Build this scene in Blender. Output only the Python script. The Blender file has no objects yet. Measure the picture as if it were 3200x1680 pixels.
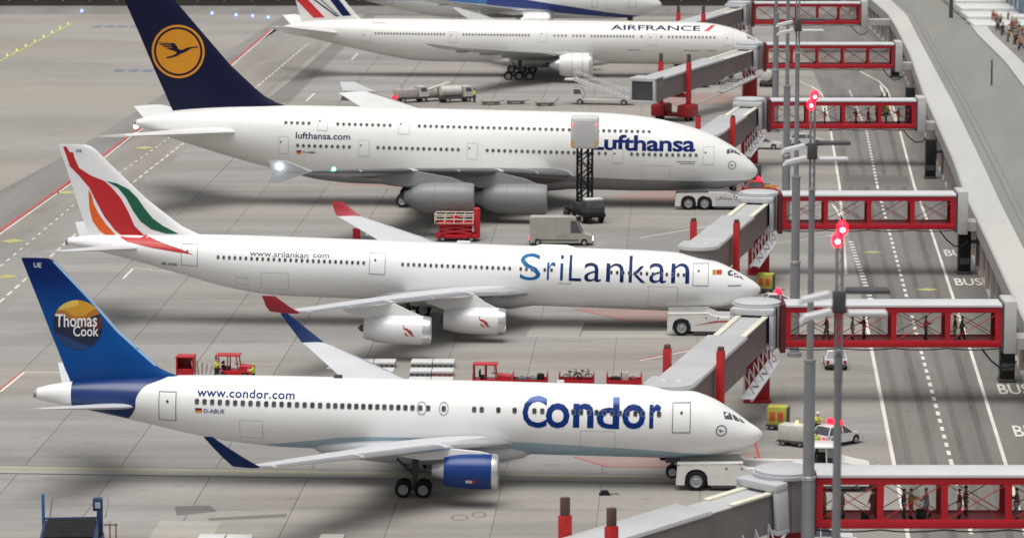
import bpy, bmesh, math, random
from math import sin, cos, pi, radians as R, sqrt, atan2
from mathutils import Vector, Matrix

random.seed(7)
scene = bpy.context.scene
COL = scene.collection

# ------------------------------------------------------------------ camera
cam_d = bpy.data.cameras.new('camera')
cam = bpy.data.objects.new('camera', cam_d)
COL.objects.link(cam)
cam.location = (0, 0, 55.5)
cam.rotation_euler = (R(90 - 8.5), 0, 0)
cam_d.sensor_width = 36
cam_d.lens = 132.8
cam_d.clip_start = 1
cam_d.clip_end = 5000
cam_d.dof.use_dof = True
cam_d.dof.focus_distance = 318
cam_d.dof.aperture_fstop = 0.50
scene.camera = cam

# ------------------------------------------------------------------ world, sun, exposure
SUN_ELEV, SUN_ROT = R(75), R(203)
world = bpy.data.worlds.new('World')
scene.world = world
world.use_nodes = True
wn = world.node_tree.nodes
wl = world.node_tree.links
wn.clear()
sky = wn.new('ShaderNodeTexSky')
sky.sky_type = 'NISHITA'
sky.sun_disc = False
sky.sun_elevation = SUN_ELEV
sky.sun_rotation = SUN_ROT
sky.dust_density = 4
hsv = wn.new('ShaderNodeHueSaturation')
hsv.inputs['Saturation'].default_value = 0.12
bg = wn.new('ShaderNodeBackground')
bg.inputs['Strength'].default_value = 0.09
wo = wn.new('ShaderNodeOutputWorld')
wl.new(sky.outputs[0], hsv.inputs['Color'])
wl.new(hsv.outputs[0], bg.inputs[0])
wl.new(bg.outputs[0], wo.inputs[0])
sun_d = bpy.data.lights.new('sun', 'SUN')
sun_d.energy = 1.95
sun_d.angle = R(48)
sun_d.color = (1.0, 0.975, 0.935)
sun = bpy.data.objects.new('sun', sun_d)
COL.objects.link(sun)
# Nishita rotation: 0 puts the sun at +Y, growing clockwise seen from above
_d = Vector((sin(SUN_ROT) * cos(SUN_ELEV), cos(SUN_ROT) * cos(SUN_ELEV), sin(SUN_ELEV)))
sun.rotation_euler = (-_d).to_track_quat('-Z', 'Y').to_euler()
scene.view_settings.view_transform = 'Standard'
scene.view_settings.look = 'None'
scene.view_settings.exposure = 0.30
scene.view_settings.gamma = 1
scene.view_settings.use_curve_mapping = False

# ------------------------------------------------------------------ materials
MATS = {}


def nodes_of(m):
    return m.node_tree.nodes, m.node_tree.links


def mat(name, col, rough=0.5, metal=0.0, var=0.06, scale=1.5, coat=0.0, spec=0.5, rnd=0.0, bump=0.0):
    """Principled paint with a little procedural unevenness."""
    if name in MATS:
        return MATS[name]
    m = bpy.data.materials.new(name)
    m.use_nodes = True
    n, l = nodes_of(m)
    b = n['Principled BSDF']
    b.inputs['Roughness'].default_value = rough
    b.inputs['Metallic'].default_value = metal
    b.inputs['Coat Weight'].default_value = coat
    b.inputs['Specular IOR Level'].default_value = spec
    tc = n.new('ShaderNodeTexCoord')
    nz = n.new('ShaderNodeTexNoise')
    nz.inputs['Scale'].default_value = scale
    nz.inputs['Detail'].default_value = 4
    l.new(tc.outputs['Object'], nz.inputs['Vector'])
    mr = n.new('ShaderNodeMapRange')
    mr.inputs[1].default_value = 0.3
    mr.inputs[2].default_value = 0.7
    mr.inputs[3].default_value = 1 - var
    mr.inputs[4].default_value = 1 + var
    l.new(nz.outputs[0], mr.inputs[0])
    fac = mr.outputs[0]
    if rnd:
        oi = n.new('ShaderNodeObjectInfo')
        mr2 = n.new('ShaderNodeMapRange')
        mr2.inputs[3].default_value = 1 - rnd
        mr2.inputs[4].default_value = 1 + rnd
        l.new(oi.outputs['Random'], mr2.inputs[0])
        mu = n.new('ShaderNodeMath')
        mu.operation = 'MULTIPLY'
        l.new(fac, mu.inputs[0])
        l.new(mr2.outputs[0], mu.inputs[1])
        fac = mu.outputs[0]
    vm = n.new('ShaderNodeVectorMath')
    vm.operation = 'SCALE'
    vm.inputs[0].default_value = col
    l.new(fac, vm.inputs['Scale'])
    l.new(vm.outputs[0], b.inputs['Base Color'])
    if bump:
        bp = n.new('ShaderNodeBump')
        bp.inputs['Strength'].default_value = bump
        bp.inputs['Distance'].default_value = 0.02
        l.new(nz.outputs[0], bp.inputs['Height'])
        l.new(bp.outputs[0], b.inputs['Normal'])
    MATS[name] = m
    return m


def emit(name, col, strength):
    if name in MATS:
        return MATS[name]
    m = bpy.data.materials.new(name)
    m.use_nodes = True
    n, l = nodes_of(m)
    b = n['Principled BSDF']
    b.inputs['Base Color'].default_value = (*col, 1)
    b.inputs['Emission Color'].default_value = (*col, 1)
    b.inputs['Emission Strength'].default_value = strength
    MATS[name] = m
    return m


def pane_mat(name, tint=(0.98, 0.985, 0.985), refl=0.06):
    """thin clear pane: mostly see-through, a little mirror reflection"""
    m = bpy.data.materials.new(name)
    m.use_nodes = True
    n, l = nodes_of(m)
    n.clear()
    o = n.new('ShaderNodeOutputMaterial')
    t = n.new('ShaderNodeBsdfTransparent')
    t.inputs[0].default_value = (*tint, 1)
    g = n.new('ShaderNodeBsdfGlossy')
    g.inputs['Roughness'].default_value = 0.08
    fr = n.new('ShaderNodeFresnel')
    fr.inputs[0].default_value = 1.16
    mx = n.new('ShaderNodeMixShader')
    l.new(fr.outputs[0], mx.inputs[0])
    l.new(t.outputs[0], mx.inputs[1])
    l.new(g.outputs[0], mx.inputs[2])
    l.new(mx.outputs[0], o.inputs[0])
    MATS[name] = m
    return m


WHITE = mat('white_paint', (0.80, 0.80, 0.79), 0.32, var=0.03, scale=0.25, coat=0.3)
LGREY = mat('light_grey_paint', (0.52, 0.53, 0.54), 0.4, var=0.05, scale=0.5)
WINGGREY = mat('wing_grey', (0.58, 0.59, 0.61), 0.38, var=0.05, scale=0.4)
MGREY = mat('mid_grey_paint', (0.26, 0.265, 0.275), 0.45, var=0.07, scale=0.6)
POLE = mat('galvanised_steel', (0.27, 0.275, 0.29), 0.42, metal=0.35, var=0.12, scale=0.7)
DGREY = mat('dark_grey', (0.06, 0.06, 0.065), 0.55, var=0.15)
BLACK = mat('black_rubber', (0.015, 0.015, 0.017), 0.65, var=0.2, spec=0.2)
RED = mat('red_paint', (0.46, 0.007, 0.018), 0.4, var=0.08, scale=0.5)
DRED = mat('dark_red_paint', (0.30, 0.006, 0.010), 0.45, var=0.12, scale=0.5)
MAROON = mat('maroon_seal', (0.10, 0.012, 0.016), 0.6)
ORED = mat('bright_red_paint', (0.46, 0.016, 0.018), 0.4, var=0.08)
NAVY = mat('navy_paint', (0.005, 0.007, 0.034), 0.4, var=0.08, spec=0.2)
BLUE = mat('blue_paint', (0.004, 0.036, 0.19), 0.28, var=0.06, spec=0.4)
TBLUE = mat('letter_blue', (0.004, 0.028, 0.17), 0.6, var=0.04, spec=0.1)
TNAVY = mat('letter_navy', (0.010, 0.016, 0.075), 0.6, var=0.04, spec=0.1)
TGREY = mat('letter_grey', (0.10, 0.12, 0.17), 0.6, var=0.04, spec=0.1)
OUT = mat('seam_grey', (0.36, 0.36, 0.36), 0.6, spec=0.1)
OUTD = mat('seam_dark', (0.22, 0.22, 0.225), 0.6, spec=0.1)
SILVER = mat('bare_metal', (0.66, 0.67, 0.69), 0.28, metal=0.85, var=0.05)
DARKWIN = mat('cabin_pane', (0.065, 0.065, 0.07), 0.6, var=0.2, rnd=0.35, spec=0.1)
COCKPIT = mat('cockpit_pane', (0.085, 0.09, 0.105), 0.12, var=0.2)
YELLOW = mat('yellow_paint', (0.55, 0.42, 0.03), 0.45)
HIVIS = mat('hi_vis_yellow', (0.50, 0.60, 0.05), 0.6)
CREAM = mat('cream_rail', (0.72, 0.69, 0.56), 0.45)
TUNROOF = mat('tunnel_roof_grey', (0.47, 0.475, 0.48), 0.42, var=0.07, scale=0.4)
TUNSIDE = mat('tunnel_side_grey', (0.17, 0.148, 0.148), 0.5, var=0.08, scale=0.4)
CAPGREY = mat('bridge_cap_grey', (0.50, 0.51, 0.53), 0.4, var=0.05, scale=0.6)
ROTGREY = mat('rotunda_grey', (0.23, 0.205, 0.215), 0.45, var=0.09, scale=0.7)
ROOFW = mat('bridge_roof_white', (0.58, 0.585, 0.595), 0.45, var=0.05, scale=0.4)
TYRE = mat('tyre_rubber', (0.016, 0.016, 0.018), 0.75, var=0.2, spec=0.15)
HUB = mat('wheel_hub', (0.33, 0.33, 0.34), 0.45, metal=0.3)
WOODR = mat('rust_brown', (0.10, 0.055, 0.045), 0.7)
SKIN = mat('skin', (0.55, 0.33, 0.24), 0.6)
BEACON = emit('red_beacon', (1.0, 0.006, 0.02), 5)
VBEACON = emit('vehicle_beacon', (1.0, 0.004, 0.014), 7)
WLAMP = emit('white_lamp', (0.85, 0.93, 1.0), 16)
GLAMP = emit('green_lamp', (0.1, 1.0, 0.5), 8)
BLAMP = emit('blue_lamp', (0.18, 0.26, 1.0), 3)
YLAMP = emit('yellow_green_lamp', (0.65, 0.8, 0.1), .8)
OLAMP = emit('orange_lamp', (1.0, 0.25, 0.05), 10)
GLASS = pane_mat('clear_pane')


# ------------------------------------------------------------------ mesh helper
class MB:
    def __init__(s):
        s.v, s.f, s.m = [], [], []

    def add(s, vs, fs, mi=0):
        o = len(s.v)
        s.v += [tuple(p) for p in vs]
        s.f += [tuple(i + o for i in f) for f in fs]
        s.m += [mi] * len(fs)
        return s

    def box(s, x0, y0, z0, x1, y1, z1, mi=0, ch=0.0, M=None):
        if ch <= 0:
            vs = [(x, y, z) for x in (x0, x1) for y in (y0, y1) for z in (z0, z1)]
            fs = [(0, 1, 3, 2), (4, 6, 7, 5), (0, 4, 5, 1), (2, 3, 7, 6), (0, 2, 6, 4), (1, 5, 7, 3)]
        else:
            bm = bmesh.new()
            bmesh.ops.create_cube(bm, size=1)
            for v in bm.verts:
                v.co = ((x0 + x1) / 2 + v.co.x * (x1 - x0), (y0 + y1) / 2 + v.co.y * (y1 - y0), (z0 + z1) / 2 + v.co.z * (z1 - z0))
            bmesh.ops.bevel(bm, geom=list(bm.edges), offset=min(ch, 0.45 * min(abs(x1 - x0), abs(y1 - y0), abs(z1 - z0))), segments=2, profile=0.5, affect='EDGES')
            bm.verts.index_update()
            vs = [tuple(v.co) for v in bm.verts]
            fs = [tuple(v.index for v in f.verts) for f in bm.faces]
            bm.free()
        if M is not None:
            vs = [tuple(M @ Vector(v)) for v in vs]
        return s.add(vs, fs, mi)

    def prism(s, poly, axis, a, b, mi=0):
        """polygon of (u,v) extruded along axis from a to b; axis 'y': (x,z), 'x': (y,z), 'z': (x,y)"""
        def P(u, v, t):
            return {'y': (u, t, v), 'x': (t, u, v), 'z': (u, v, t)}[axis]
        n = len(poly)
        vs = [P(u, v, a) for u, v in poly] + [P(u, v, b) for u, v in poly]
        fs = [tuple(range(n)), tuple(range(2 * n - 1, n - 1, -1))]
        fs += [(i, i + n, (i + 1) % n + n, (i + 1) % n) for i in range(n)]
        return s.add(vs, fs, mi)

    def tube(s, p, q, r0, r1=None, n=10, mi=0, cap=True):
        r1 = r0 if r1 is None else r1
        p, q = Vector(p), Vector(q)
        d = (q - p).normalized()
        u = d.cross(Vector((0, 0, 1)) if abs(d.z) < 0.9 else Vector((1, 0, 0))).normalized()
        w = d.cross(u)
        vs = []
        for c, r in ((p, r0), (q, r1)):
            for i in range(n):
                a = 2 * pi * i / n
                vs.append(tuple(c + (u * cos(a) + w * sin(a)) * r))
        fs = [(i, (i + 1) % n, (i + 1) % n + n, i + n) for i in range(n)]
        if cap:
            fs += [tuple(range(n - 1, -1, -1)), tuple(range(n, 2 * n))]
        return s.add(vs, fs, mi)

    def path(s, pts, r, n=8, mi=0):
        for a, b in zip(pts, pts[1:]):
            s.tube(a, b, r, r, n, mi)
        return s

    def lathe(s, prof, o=(0, 0, 0), axis='z', n=24, mi=0, cap=True):
        """prof: (t along axis, radius)"""
        vs, fs = [], []
        for t, r in prof:
            for i in range(n):
                a = 2 * pi * i / n
                c, d = r * cos(a), r * sin(a)
                q = {'z': (c, d, t), 'x': (t, c, d), 'y': (c, t, d)}[axis]
                vs.append((q[0] + o[0], q[1] + o[1], q[2] + o[2]))
        for k in range(len(prof) - 1):
            for i in range(n):
                j = (i + 1) % n
                fs.append((k * n + i, k * n + j, (k + 1) * n + j, (k + 1) * n + i))
        if cap and prof[0][1] > 1e-4:
            fs.append(tuple(range(n - 1, -1, -1)))
        if cap and prof[-1][1] > 1e-4:
            fs.append(tuple((len(prof) - 1) * n + i for i in range(n)))
        return s.add(vs, fs, mi)

    def ball(s, c, r, n=10, mi=0, sz=1.0, sy=1.0):
        k = max(5, n // 2)
        prof = [(-cos(pi * i / k) * r * sz, max(1e-5, sin(pi * i / k) * r)) for i in range(k + 1)]
        o = len(s.v)
        s.lathe(prof, c, 'z', n, mi)
        if sy != 1:
            for i in range(o, len(s.v)):
                v = s.v[i]
                s.v[i] = (v[0], c[1] + (v[1] - c[1]) * sy, v[2])
        return s

    def loft(s, rings, mi=0, cap=True):
        n = len(rings[0])
        vs = [p for r in rings for p in r]
        fs = []
        for k in range(len(rings) - 1):
            for i in range(n):
                j = (i + 1) % n
                fs.append((k * n + i, k * n + j, (k + 1) * n + j, (k + 1) * n + i))
        if cap:
            fs.append(tuple(range(n - 1, -1, -1)))
            fs.append(tuple((len(rings) - 1) * n + i for i in range(n)))
        return s.add(vs, fs, mi)

    def mesh(s, name, mats, smooth=True, angle=35, clean=True):
        me = bpy.data.meshes.new(name)
        me.from_pydata(s.v, [], s.f)
        for m in (mats if isinstance(mats, (list, tuple)) else [mats]):
            me.materials.append(m)
        me.polygons.foreach_set('material_index', s.m)
        if clean:
            bm = bmesh.new()
            bm.from_mesh(me)
            bmesh.ops.remove_doubles(bm, verts=bm.verts, dist=1e-4)
            bmesh.ops.recalc_face_normals(bm, faces=bm.faces)
            bm.to_mesh(me)
            bm.free()
        if smooth:
            me.polygons.foreach_set('use_smooth', [True] * len(me.polygons))
            me.set_sharp_from_angle(angle=R(angle))
        me.update()
        return me

    def build(s, name, mats, parent=None, **k):
        return link(name, s.mesh(name, mats, **k), parent)


def link(name, me, parent=None, loc=None):
    o = bpy.data.objects.new(name, me)
    COL.objects.link(o)
    if parent is not None:
        o.parent = parent
    if loc:
        o.location = loc
    return o


def tag(o, label=None, cat=None, group=None, kind=None):
    for k, v in (('label', label), ('category', cat), ('group', group), ('kind', kind)):
        if v:
            o[k] = v
    return o


def thing(name, label, cat, loc=(0, 0, 0), rz=0.0, group=None):
    o = bpy.data.objects.new(name, None)
    o.empty_display_size = 0.3
    COL.objects.link(o)
    o.location = loc
    o.rotation_euler = (0, 0, rz)
    return tag(o, label, cat, group)


def dup(root, loc, rz=None, label=None):
    r = root.copy()
    COL.objects.link(r)
    r.location = loc
    if rz is not None:
        r.rotation_euler = (0, 0, rz)
    if label:
        r['label'] = label
    for ch in list(root.children):
        c = ch.copy()
        COL.objects.link(c)
        c.parent = r
        for g in list(ch.children):
            d = g.copy()
            COL.objects.link(d)
            d.parent = c
    return r


def flat(name, polys, z, m, parent=None, th=None):
    """thin painted/paved sheets; polys is a list of xy polygons"""
    b = MB()
    for p in polys:
        if th:
            b.prism(p, 'z', z - th, z)
        else:
            b.add([(x, y, z) for x, y in p], [tuple(range(len(p)))])
    o = b.build(name, m, parent, smooth=False, clean=bool(th))
    if not th:
        bm = bmesh.new()
        bm.from_mesh(o.data)
        for f in bm.faces:
            if f.normal.z < 0:
                f.normal_flip()
        bm.to_mesh(o.data)
        bm.free()
    return o


def ribbon(pts, w):
    """polyline -> quads of width w"""
    out = []
    for (x0, y0), (x1, y1) in zip(pts, pts[1:]):
        d = Vector((x1 - x0, y1 - y0)).normalized()
        nx, ny = -d.y * w / 2, d.x * w / 2
        out.append([(x0 + nx, y0 + ny), (x0 - nx, y0 - ny), (x1 - nx, y1 - ny), (x1 + nx, y1 + ny)])
    return out


def dashes(pts, w, on, off):
    out, d0 = [], 0.0
    for (x0, y0), (x1, y1) in zip(pts, pts[1:]):
        L = sqrt((x1 - x0) ** 2 + (y1 - y0) ** 2)
        t = 0.0
        while t < L:
            a, b = t, min(t + on, L)
            out += ribbon([(x0 + (x1 - x0) * a / L, y0 + (y1 - y0) * a / L), (x0 + (x1 - x0) * b / L, y0 + (y1 - y0) * b / L)], w)
            t += on + off
    return out


def text_mesh(txt, bold=0.0, shear=0.0, spacing=1.0):
    """letters as a flat mesh with bounding box (0,0)-(1,1); the built-in font"""
    cu = bpy.data.curves.new('letters', 'FONT')
    cu.body = txt
    cu.offset = bold
    cu.shear = shear
    cu.space_character = spacing
    cu.resolution_u = 3
    o = bpy.data.objects.new('letters', cu)
    COL.objects.link(o)
    bpy.context.view_layer.update()
    me = bpy.data.meshes.new_from_object(o.evaluated_get(bpy.context.evaluated_depsgraph_get()))
    bpy.data.objects.remove(o)
    bpy.data.curves.remove(cu)
    xs = [v.co.x for v in me.vertices]
    ys = [v.co.y for v in me.vertices]
    a, b, c, d = min(xs), max(xs), min(ys), max(ys)
    for v in me.vertices:
        v.co = ((v.co.x - a) / (b - a), (v.co.y - c) / (d - c), 0)
    return me


def poly_mesh(polys):
    bm = bmesh.new()
    for p in polys:
        f = bm.faces.new([bm.verts.new((u, v, 0)) for u, v in p])
    bmesh.ops.triangulate(bm, faces=bm.faces[:])
    me = bpy.data.meshes.new('outline')
    bm.to_mesh(me)
    bm.free()
    return me


def wrapped(name, me, fn, m, parent, du=0.5, dv=0.2, flipcheck=True):
    """lay a flat (u,v) mesh onto a surface fn(u,v)->(x,y,z); cut it fine enough to follow the curvature"""
    bm = bmesh.new()
    bm.from_mesh(me)
    us = [v.co.x for v in bm.verts]
    vs = [v.co.y for v in bm.verts]
    for lo, hi, st, ax in ((min(us), max(us), du, 0), (min(vs), max(vs), dv, 1)):
        k = math.ceil(lo / st)
        while k * st < hi:
            co = [0, 0, 0]
            no = [0, 0, 0]
            co[ax] = k * st
            no[ax] = 1
            bmesh.ops.bisect_plane(bm, geom=bm.verts[:] + bm.edges[:] + bm.faces[:], dist=1e-5, plane_co=co, plane_no=no)
            k += 1
    for v in bm.verts:
        v.co = fn(v.co.x, v.co.y)
    bmesh.ops.recalc_face_normals(bm, faces=bm.faces)
    for f in bm.faces:
        if f.normal.y > 0:
            f.normal_flip()
    out = bpy.data.meshes.new(name)
    bm.to_mesh(out)
    bm.free()
    out.materials.append(m)
    return link(name, out, parent)


def fit(me, x0, x1, z0, z1):
    for v in me.vertices:
        v.co = (x0 + (x1 - x0) * v.co.x, z0 + (z1 - z0) * v.co.y, 0)
    return me

# ------------------------------------------------------------------ ground materials
def ground_mat(name, col, streak=0.16, fine=0.05, rnd=0.05, warm=(1.03, 1.0, 0.96), rot=0.0, stretch=(0.018, 0.13), rough=0.75):
    m = bpy.data.materials.new(name)
    m.use_nodes = True
    n, l = nodes_of(m)
    b = n['Principled BSDF']
    b.inputs['Roughness'].default_value = rough
    b.inputs['Specular IOR Level'].default_value = 0.3
    geo = n.new('ShaderNodeNewGeometry')

    def noise(scale3, detail, lo, hi, a, c, rough_=0.55):
        mp = n.new('ShaderNodeMapping')
        mp.inputs['Scale'].default_value = scale3
        vr = n.new('ShaderNodeVectorRotate')
        vr.rotation_type = 'Z_AXIS'
        vr.inputs['Angle'].default_value = rot
        l.new(geo.outputs['Position'], vr.inputs['Vector'])
        l.new(vr.outputs[0], mp.inputs[0])
        nz = n.new('ShaderNodeTexNoise')
        nz.inputs['Scale'].default_value = 1
        nz.inputs['Detail'].default_value = detail
        nz.inputs['Roughness'].default_value = rough_
        l.new(mp.outputs[0], nz.inputs['Vector'])
        mr = n.new('ShaderNodeMapRange')
        mr.interpolation_type = 'SMOOTHSTEP'
        for i, v in ((1, lo), (2, hi), (3, a), (4, c)):
            mr.inputs[i].default_value = v
        l.new(nz.outputs[0], mr.inputs[0])
        return mr.outputs[0]

    parts = [noise((stretch[0], stretch[1], 1), 5, 0.36, 0.6, 1 - streak, 1.04),
             noise((0.05, 0.3, 1), 3, 0.25, 0.45, 1 - streak * 0.8, 1.0),
             noise((0.9, 2.2, 1), 6, 0.3, 0.7, 1 - fine, 1 + fine, 0.7),
             noise((14, 14, 1), 3, 0.3, 0.7, 1 - fine * 0.6, 1 + fine * 0.6, 0.7),
             noise((0.22, 0.75, 1), 5, 0.60, 0.74, 1, 1 - streak * 1.3, 0.6),
             noise((0.7, 0.9, 1), 2, 0.66, 0.72, 1, 1 - streak * 0.9, 0.5)]
    if rnd:
        oi = n.new('ShaderNodeObjectInfo')
        mr = n.new('ShaderNodeMapRange')
        mr.inputs[3].default_value = 1 - rnd
        mr.inputs[4].default_value = 1 + rnd
        l.new(oi.outputs['Random'], mr.inputs[0])
        parts.append(mr.outputs[0])
    f = parts[0]
    for p in parts[1:]:
        mu = n.new('ShaderNodeMath')
        mu.operation = 'MULTIPLY'
        l.new(f, mu.inputs[0])
        l.new(p, mu.inputs[1])
        f = mu.outputs[0]
    tint = n.new('ShaderNodeMix')
    tint.data_type = 'RGBA'
    tint.inputs[6].default_value = (*col, 1)
    tint.inputs[7].default_value = (col[0] * warm[0], col[1] * warm[1], col[2] * warm[2], 1)
    l.new(noise((0.012, 0.03, 1), 3, 0.4, 0.6, 0, 1), tint.inputs[0])
    vm = n.new('ShaderNodeVectorMath')
    vm.operation = 'SCALE'
    l.new(tint.outputs[2], vm.inputs[0])
    l.new(f, vm.inputs['Scale'])
    l.new(vm.outputs[0], b.inputs['Base Color'])
    MATS[name] = m
    return m


CONC = ground_mat('apron_concrete', (0.290, 0.278, 0.264), streak=0.17)
JOINT = ground_mat('joint_filler', (0.20, 0.19, 0.18), streak=0.1, rnd=0)
TAXI = ground_mat('taxiway_concrete', (0.300, 0.284, 0.260), streak=0.11, rnd=0, stretch=(0.022, 0.05))
DTAXI = ground_mat('dark_asphalt', (0.225, 0.22, 0.215), streak=0.14, rnd=0, rot=R(-86))
ROADM = ground_mat('road_asphalt', (0.185, 0.178, 0.170), streak=0.16, rnd=0, rot=R(-86), stretch=(0.03, 0.35))
LINEW = ground_mat('white_marking', (0.66, 0.64, 0.60), streak=0.1, rnd=0)
LINEY = ground_mat('yellow_marking', (0.45, 0.42, 0.19), streak=0.2, rnd=0)
LINER = ground_mat('red_marking', (0.45, 0.10, 0.10), streak=0.15, rnd=0)
PINK = ground_mat('faded_red_marking', (0.33, 0.235, 0.215), streak=0.12, rnd=0)
STAIN = ground_mat('dark_patch', (0.16, 0.155, 0.15), streak=0.2, rnd=0)
PALEPATCH = ground_mat('pale_patch', (0.36, 0.345, 0.315), streak=0.12, rnd=0)
DECKM = ground_mat('deck_asphalt', (0.225, 0.228, 0.215), streak=0.05, fine=0.03, rnd=0, rot=R(-80), stretch=(0.02, 0.3))
KERBC = ground_mat('pale_concrete', (0.47, 0.47, 0.46), streak=0.035, fine=0.025, rnd=0, rot=R(-80))

# ------------------------------------------------------------------ ground
apron = flat('ground', [[(-400, 120), (400, 120), (400, 1500), (-400, 1500)]], -0.06, JOINT)
tag(apron, kind='structure')

PSI = 0.0454
UX, UY = (cos(PSI), -sin(PSI)), (sin(PSI), cos(PSI))


def lin(pts, y):
    """x of a polyline given as (x,y) with rising y"""
    pts = sorted(pts, key=lambda p: p[1])
    if y <= pts[0][1]:
        a, b = pts[0], pts[1]
    elif y >= pts[-1][1]:
        a, b = pts[-2], pts[-1]
    else:
        for a, b in zip(pts, pts[1:]):
            if a[1] <= y <= b[1]:
                break
    return a[0] + (b[0] - a[0]) * (y - a[1]) / (b[1] - a[1])


LINE1 = [(24.6, 215.0), (28.2, 273.4), (31.2, 322.6), (38.1, 435.8), (41.9, 493.7), (45.2, 550.9), (46.5, 590.0)]
DASHR = [(29.0, 215.0), (32.5, 274.1), (35.4, 321.6), (40.0, 395.8), (42.5, 435.8), (46.6, 493.7), (49.1, 548.1)]
LINE3 = [(32.2, 215.0), (36.5, 274.1), (39.7, 321.6), (44.5, 395.8), (46.8, 435.8), (51.0, 493.7), (54.2, 553.9)]
REDL = [(-56.5, 360.0), (-54.6, 398.9), (-52.1, 439.5), (-49.9, 486.8), (-44.0, 584.8), (-41.7, 650.0)]
WDASH = [(-49.9, 310.0), (-48.1, 350.2), (-46.5, 389.9), (-44.7, 435.8), (-41.2, 493.7), (-37.3, 553.9), (-33.7, 623.0)]
WHITE1 = [(-41.8, 303.5), (-41.0, 312.8), (-38.0, 365.0)]

paving = tag(bpy.data.objects.new('apron', None), kind='structure')
COL.objects.link(paving)
SL, SW = 7.1, 8.4
slab_me = MB().box(-SL / 2 + 0.022, -SW / 2 + 0.022, -0.30, SL / 2 - 0.022, SW / 2 - 0.022, 0.0).mesh('slab', CONC, smooth=False)
far = MB()
count = 0
for r in range(0, 56):
    for c in range(-11, 8):
        u, v = 3.9 + c * SL, 212 + r * SW
        x, y = u * UX[0] + (v - 290) * UY[0], 290 + u * UX[1] + (v - 290) * UY[1]
        left = lin(WDASH, y) if y > 300 else -60
        if x < left + SL / 2 + 0.3 or x > lin(LINE1, y) - SL / 2 - 0.6:
            continue
        if count < 300:
            o = link('slab', slab_me, paving)
            o.location = (x, y, 0)
            o.rotation_euler = (0, 0, -PSI)
            count += 1
        else:
            far.box(-SL / 2 + .035, -SW / 2 + .035, -.3, SL / 2 - .035, SW / 2 - .035, 0, M=Matrix.Translation((x, y, 0)) @ Matrix.Rotation(-PSI, 4, 'Z'))
tag(far.build('slab_field', CONC, paving, smooth=False, clean=False), kind='stuff')

# plain pavement either side of the jointed slabs
edge = [(x, y) for x, y in WDASH]
taxi = flat('taxiway', [[(-400, 120), (-60, 120), (-52, 300)] + [(lin(WDASH, y) + 4.0, y) for y in (300, 350, 400, 450, 500, 560, 623, 690)] + [(-400, 690)]], -0.02, TAXI)
tag(taxi, kind='structure')
strip = flat('taxiway_strip', [[(-64.5, 340), (-59.1, 432), (-54.8, 475), (-50.0, 545), (-44.4, 630), (-40.5, 690), (-37.6, 690), (-41.5, 634), (-46.7, 534), (-50.4, 463), (-53.5, 410), (-59.0, 335)]], -0.012, DTAXI)
tag(strip, kind='structure')
lane = flat('taxi_lane', [[(lin(REDL, y) + 0.4, y) for y in (300, 340, 400, 460, 520, 584, 650)] + [(lin(WDASH, y) + 3.0, y) for y in (650, 584, 520, 460, 400, 340, 300)]], -0.012, ground_mat('lane_concrete', (0.27, 0.258, 0.24), rnd=0, rot=R(-86)))
tag(lane, kind='structure')
side = flat('stand_edge', [[(lin(LINE1, y) - 9.0, y) for y in (140, 215, 273, 330, 436, 494, 551, 590, 700)] + [(lin(LINE1, y), y) for y in (700, 590, 551, 494, 436, 330, 273, 215, 140)]], -0.02, ground_mat('stand_concrete', (0.285, 0.275, 0.26), rnd=0))
tag(side, kind='structure')
road = flat('service_road', [[(lin(LINE1, y), y) for y in (140, 215, 273, 322, 436, 494, 551, 590, 690)] + [(120, 690), (120, 140)]], -0.016, ROADM)
tag(road, kind='structure')
farroad = flat('perimeter_road', [[(-400, 686), (120, 682), (120, 703), (-400, 707)]], -0.005, DTAXI)
tag(farroad, kind='structure')

marks = tag(bpy.data.objects.new('ground_markings', None), kind='structure')
COL.objects.link(marks)
Z0 = 0.008


def mark(name, polys, m, z=Z0):
    return flat(name, polys, z, m, marks)


mark('red_line', ribbon(REDL, 0.42), LINER)
mark('white_line', ribbon([(x + 0.5, y) for x, y in REDL], 0.22), LINEW)
mark('dashed_line', dashes(WDASH, 0.26, 2.6, 1.6), LINEW)
mark('dashed_line', dashes([(-51.1, 373.0), (-49.2, 418.2), (-44.9, 477.8), (-40.5, 560)], 0.2, 1.6, 2.2), LINEW)
mark('white_line', ribbon([(-41.8, 303.5), (-41.0, 312.8)], 0.24) + ribbon([(-41.0, 312.8), (-36.5, 312.6)], 0.22) + ribbon([(-38.0, 365.0), (-37.7, 371.6)], 0.24) + ribbon([(-29.1, 531.4), (-28.5, 542.4)], 0.28) + ribbon([(-25.3, 594.7), (-24.8, 605.0)], 0.3) + ribbon([(-37.6, 372), (-29, 366)], 0.14), LINEW)
mark('red_line', ribbon([(-42.1, 303.3), (-41.2, 313.0)], 0.18), LINER)
mark('white_line', ribbon(LINE1[:3] + [(32.9, 350)], 0.3) + ribbon([(32.9, 368), (38.1, 435.8), (41.9, 493.7), (43.6, 530)], 0.3), LINEW)
mark('white_line', ribbon(LINE3, 0.28), LINEW)
mark('dashed_line', dashes(DASHR, 0.3, 1.7, 1.5), LINEW)
mark('dotted_line', dashes([(33.6, 346), (34.6, 372), (35.4, 391)], 0.5, 0.9, 1.1), LINEW)
mark('white_curve', ribbon([(36.0, 421), (36.0, 403), (35.6, 398.5), (34.6, 396), (33.2, 394.7)], 0.3) + ribbon([(33.2, 394.7), (27, 389), (21, 387)], 0.14), LINEW)
arc = [(45.5, 563), (46.5, 553), (47.1, 545), (47.0, 536), (45.9, 522), (44.2, 505)]
mark('white_curve', ribbon([(42.6, 560), (44.0, 552), (44.6, 543), (44.3, 533), (43.6, 522), (41.9, 493.7)], 0.3), LINEW)
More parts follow.
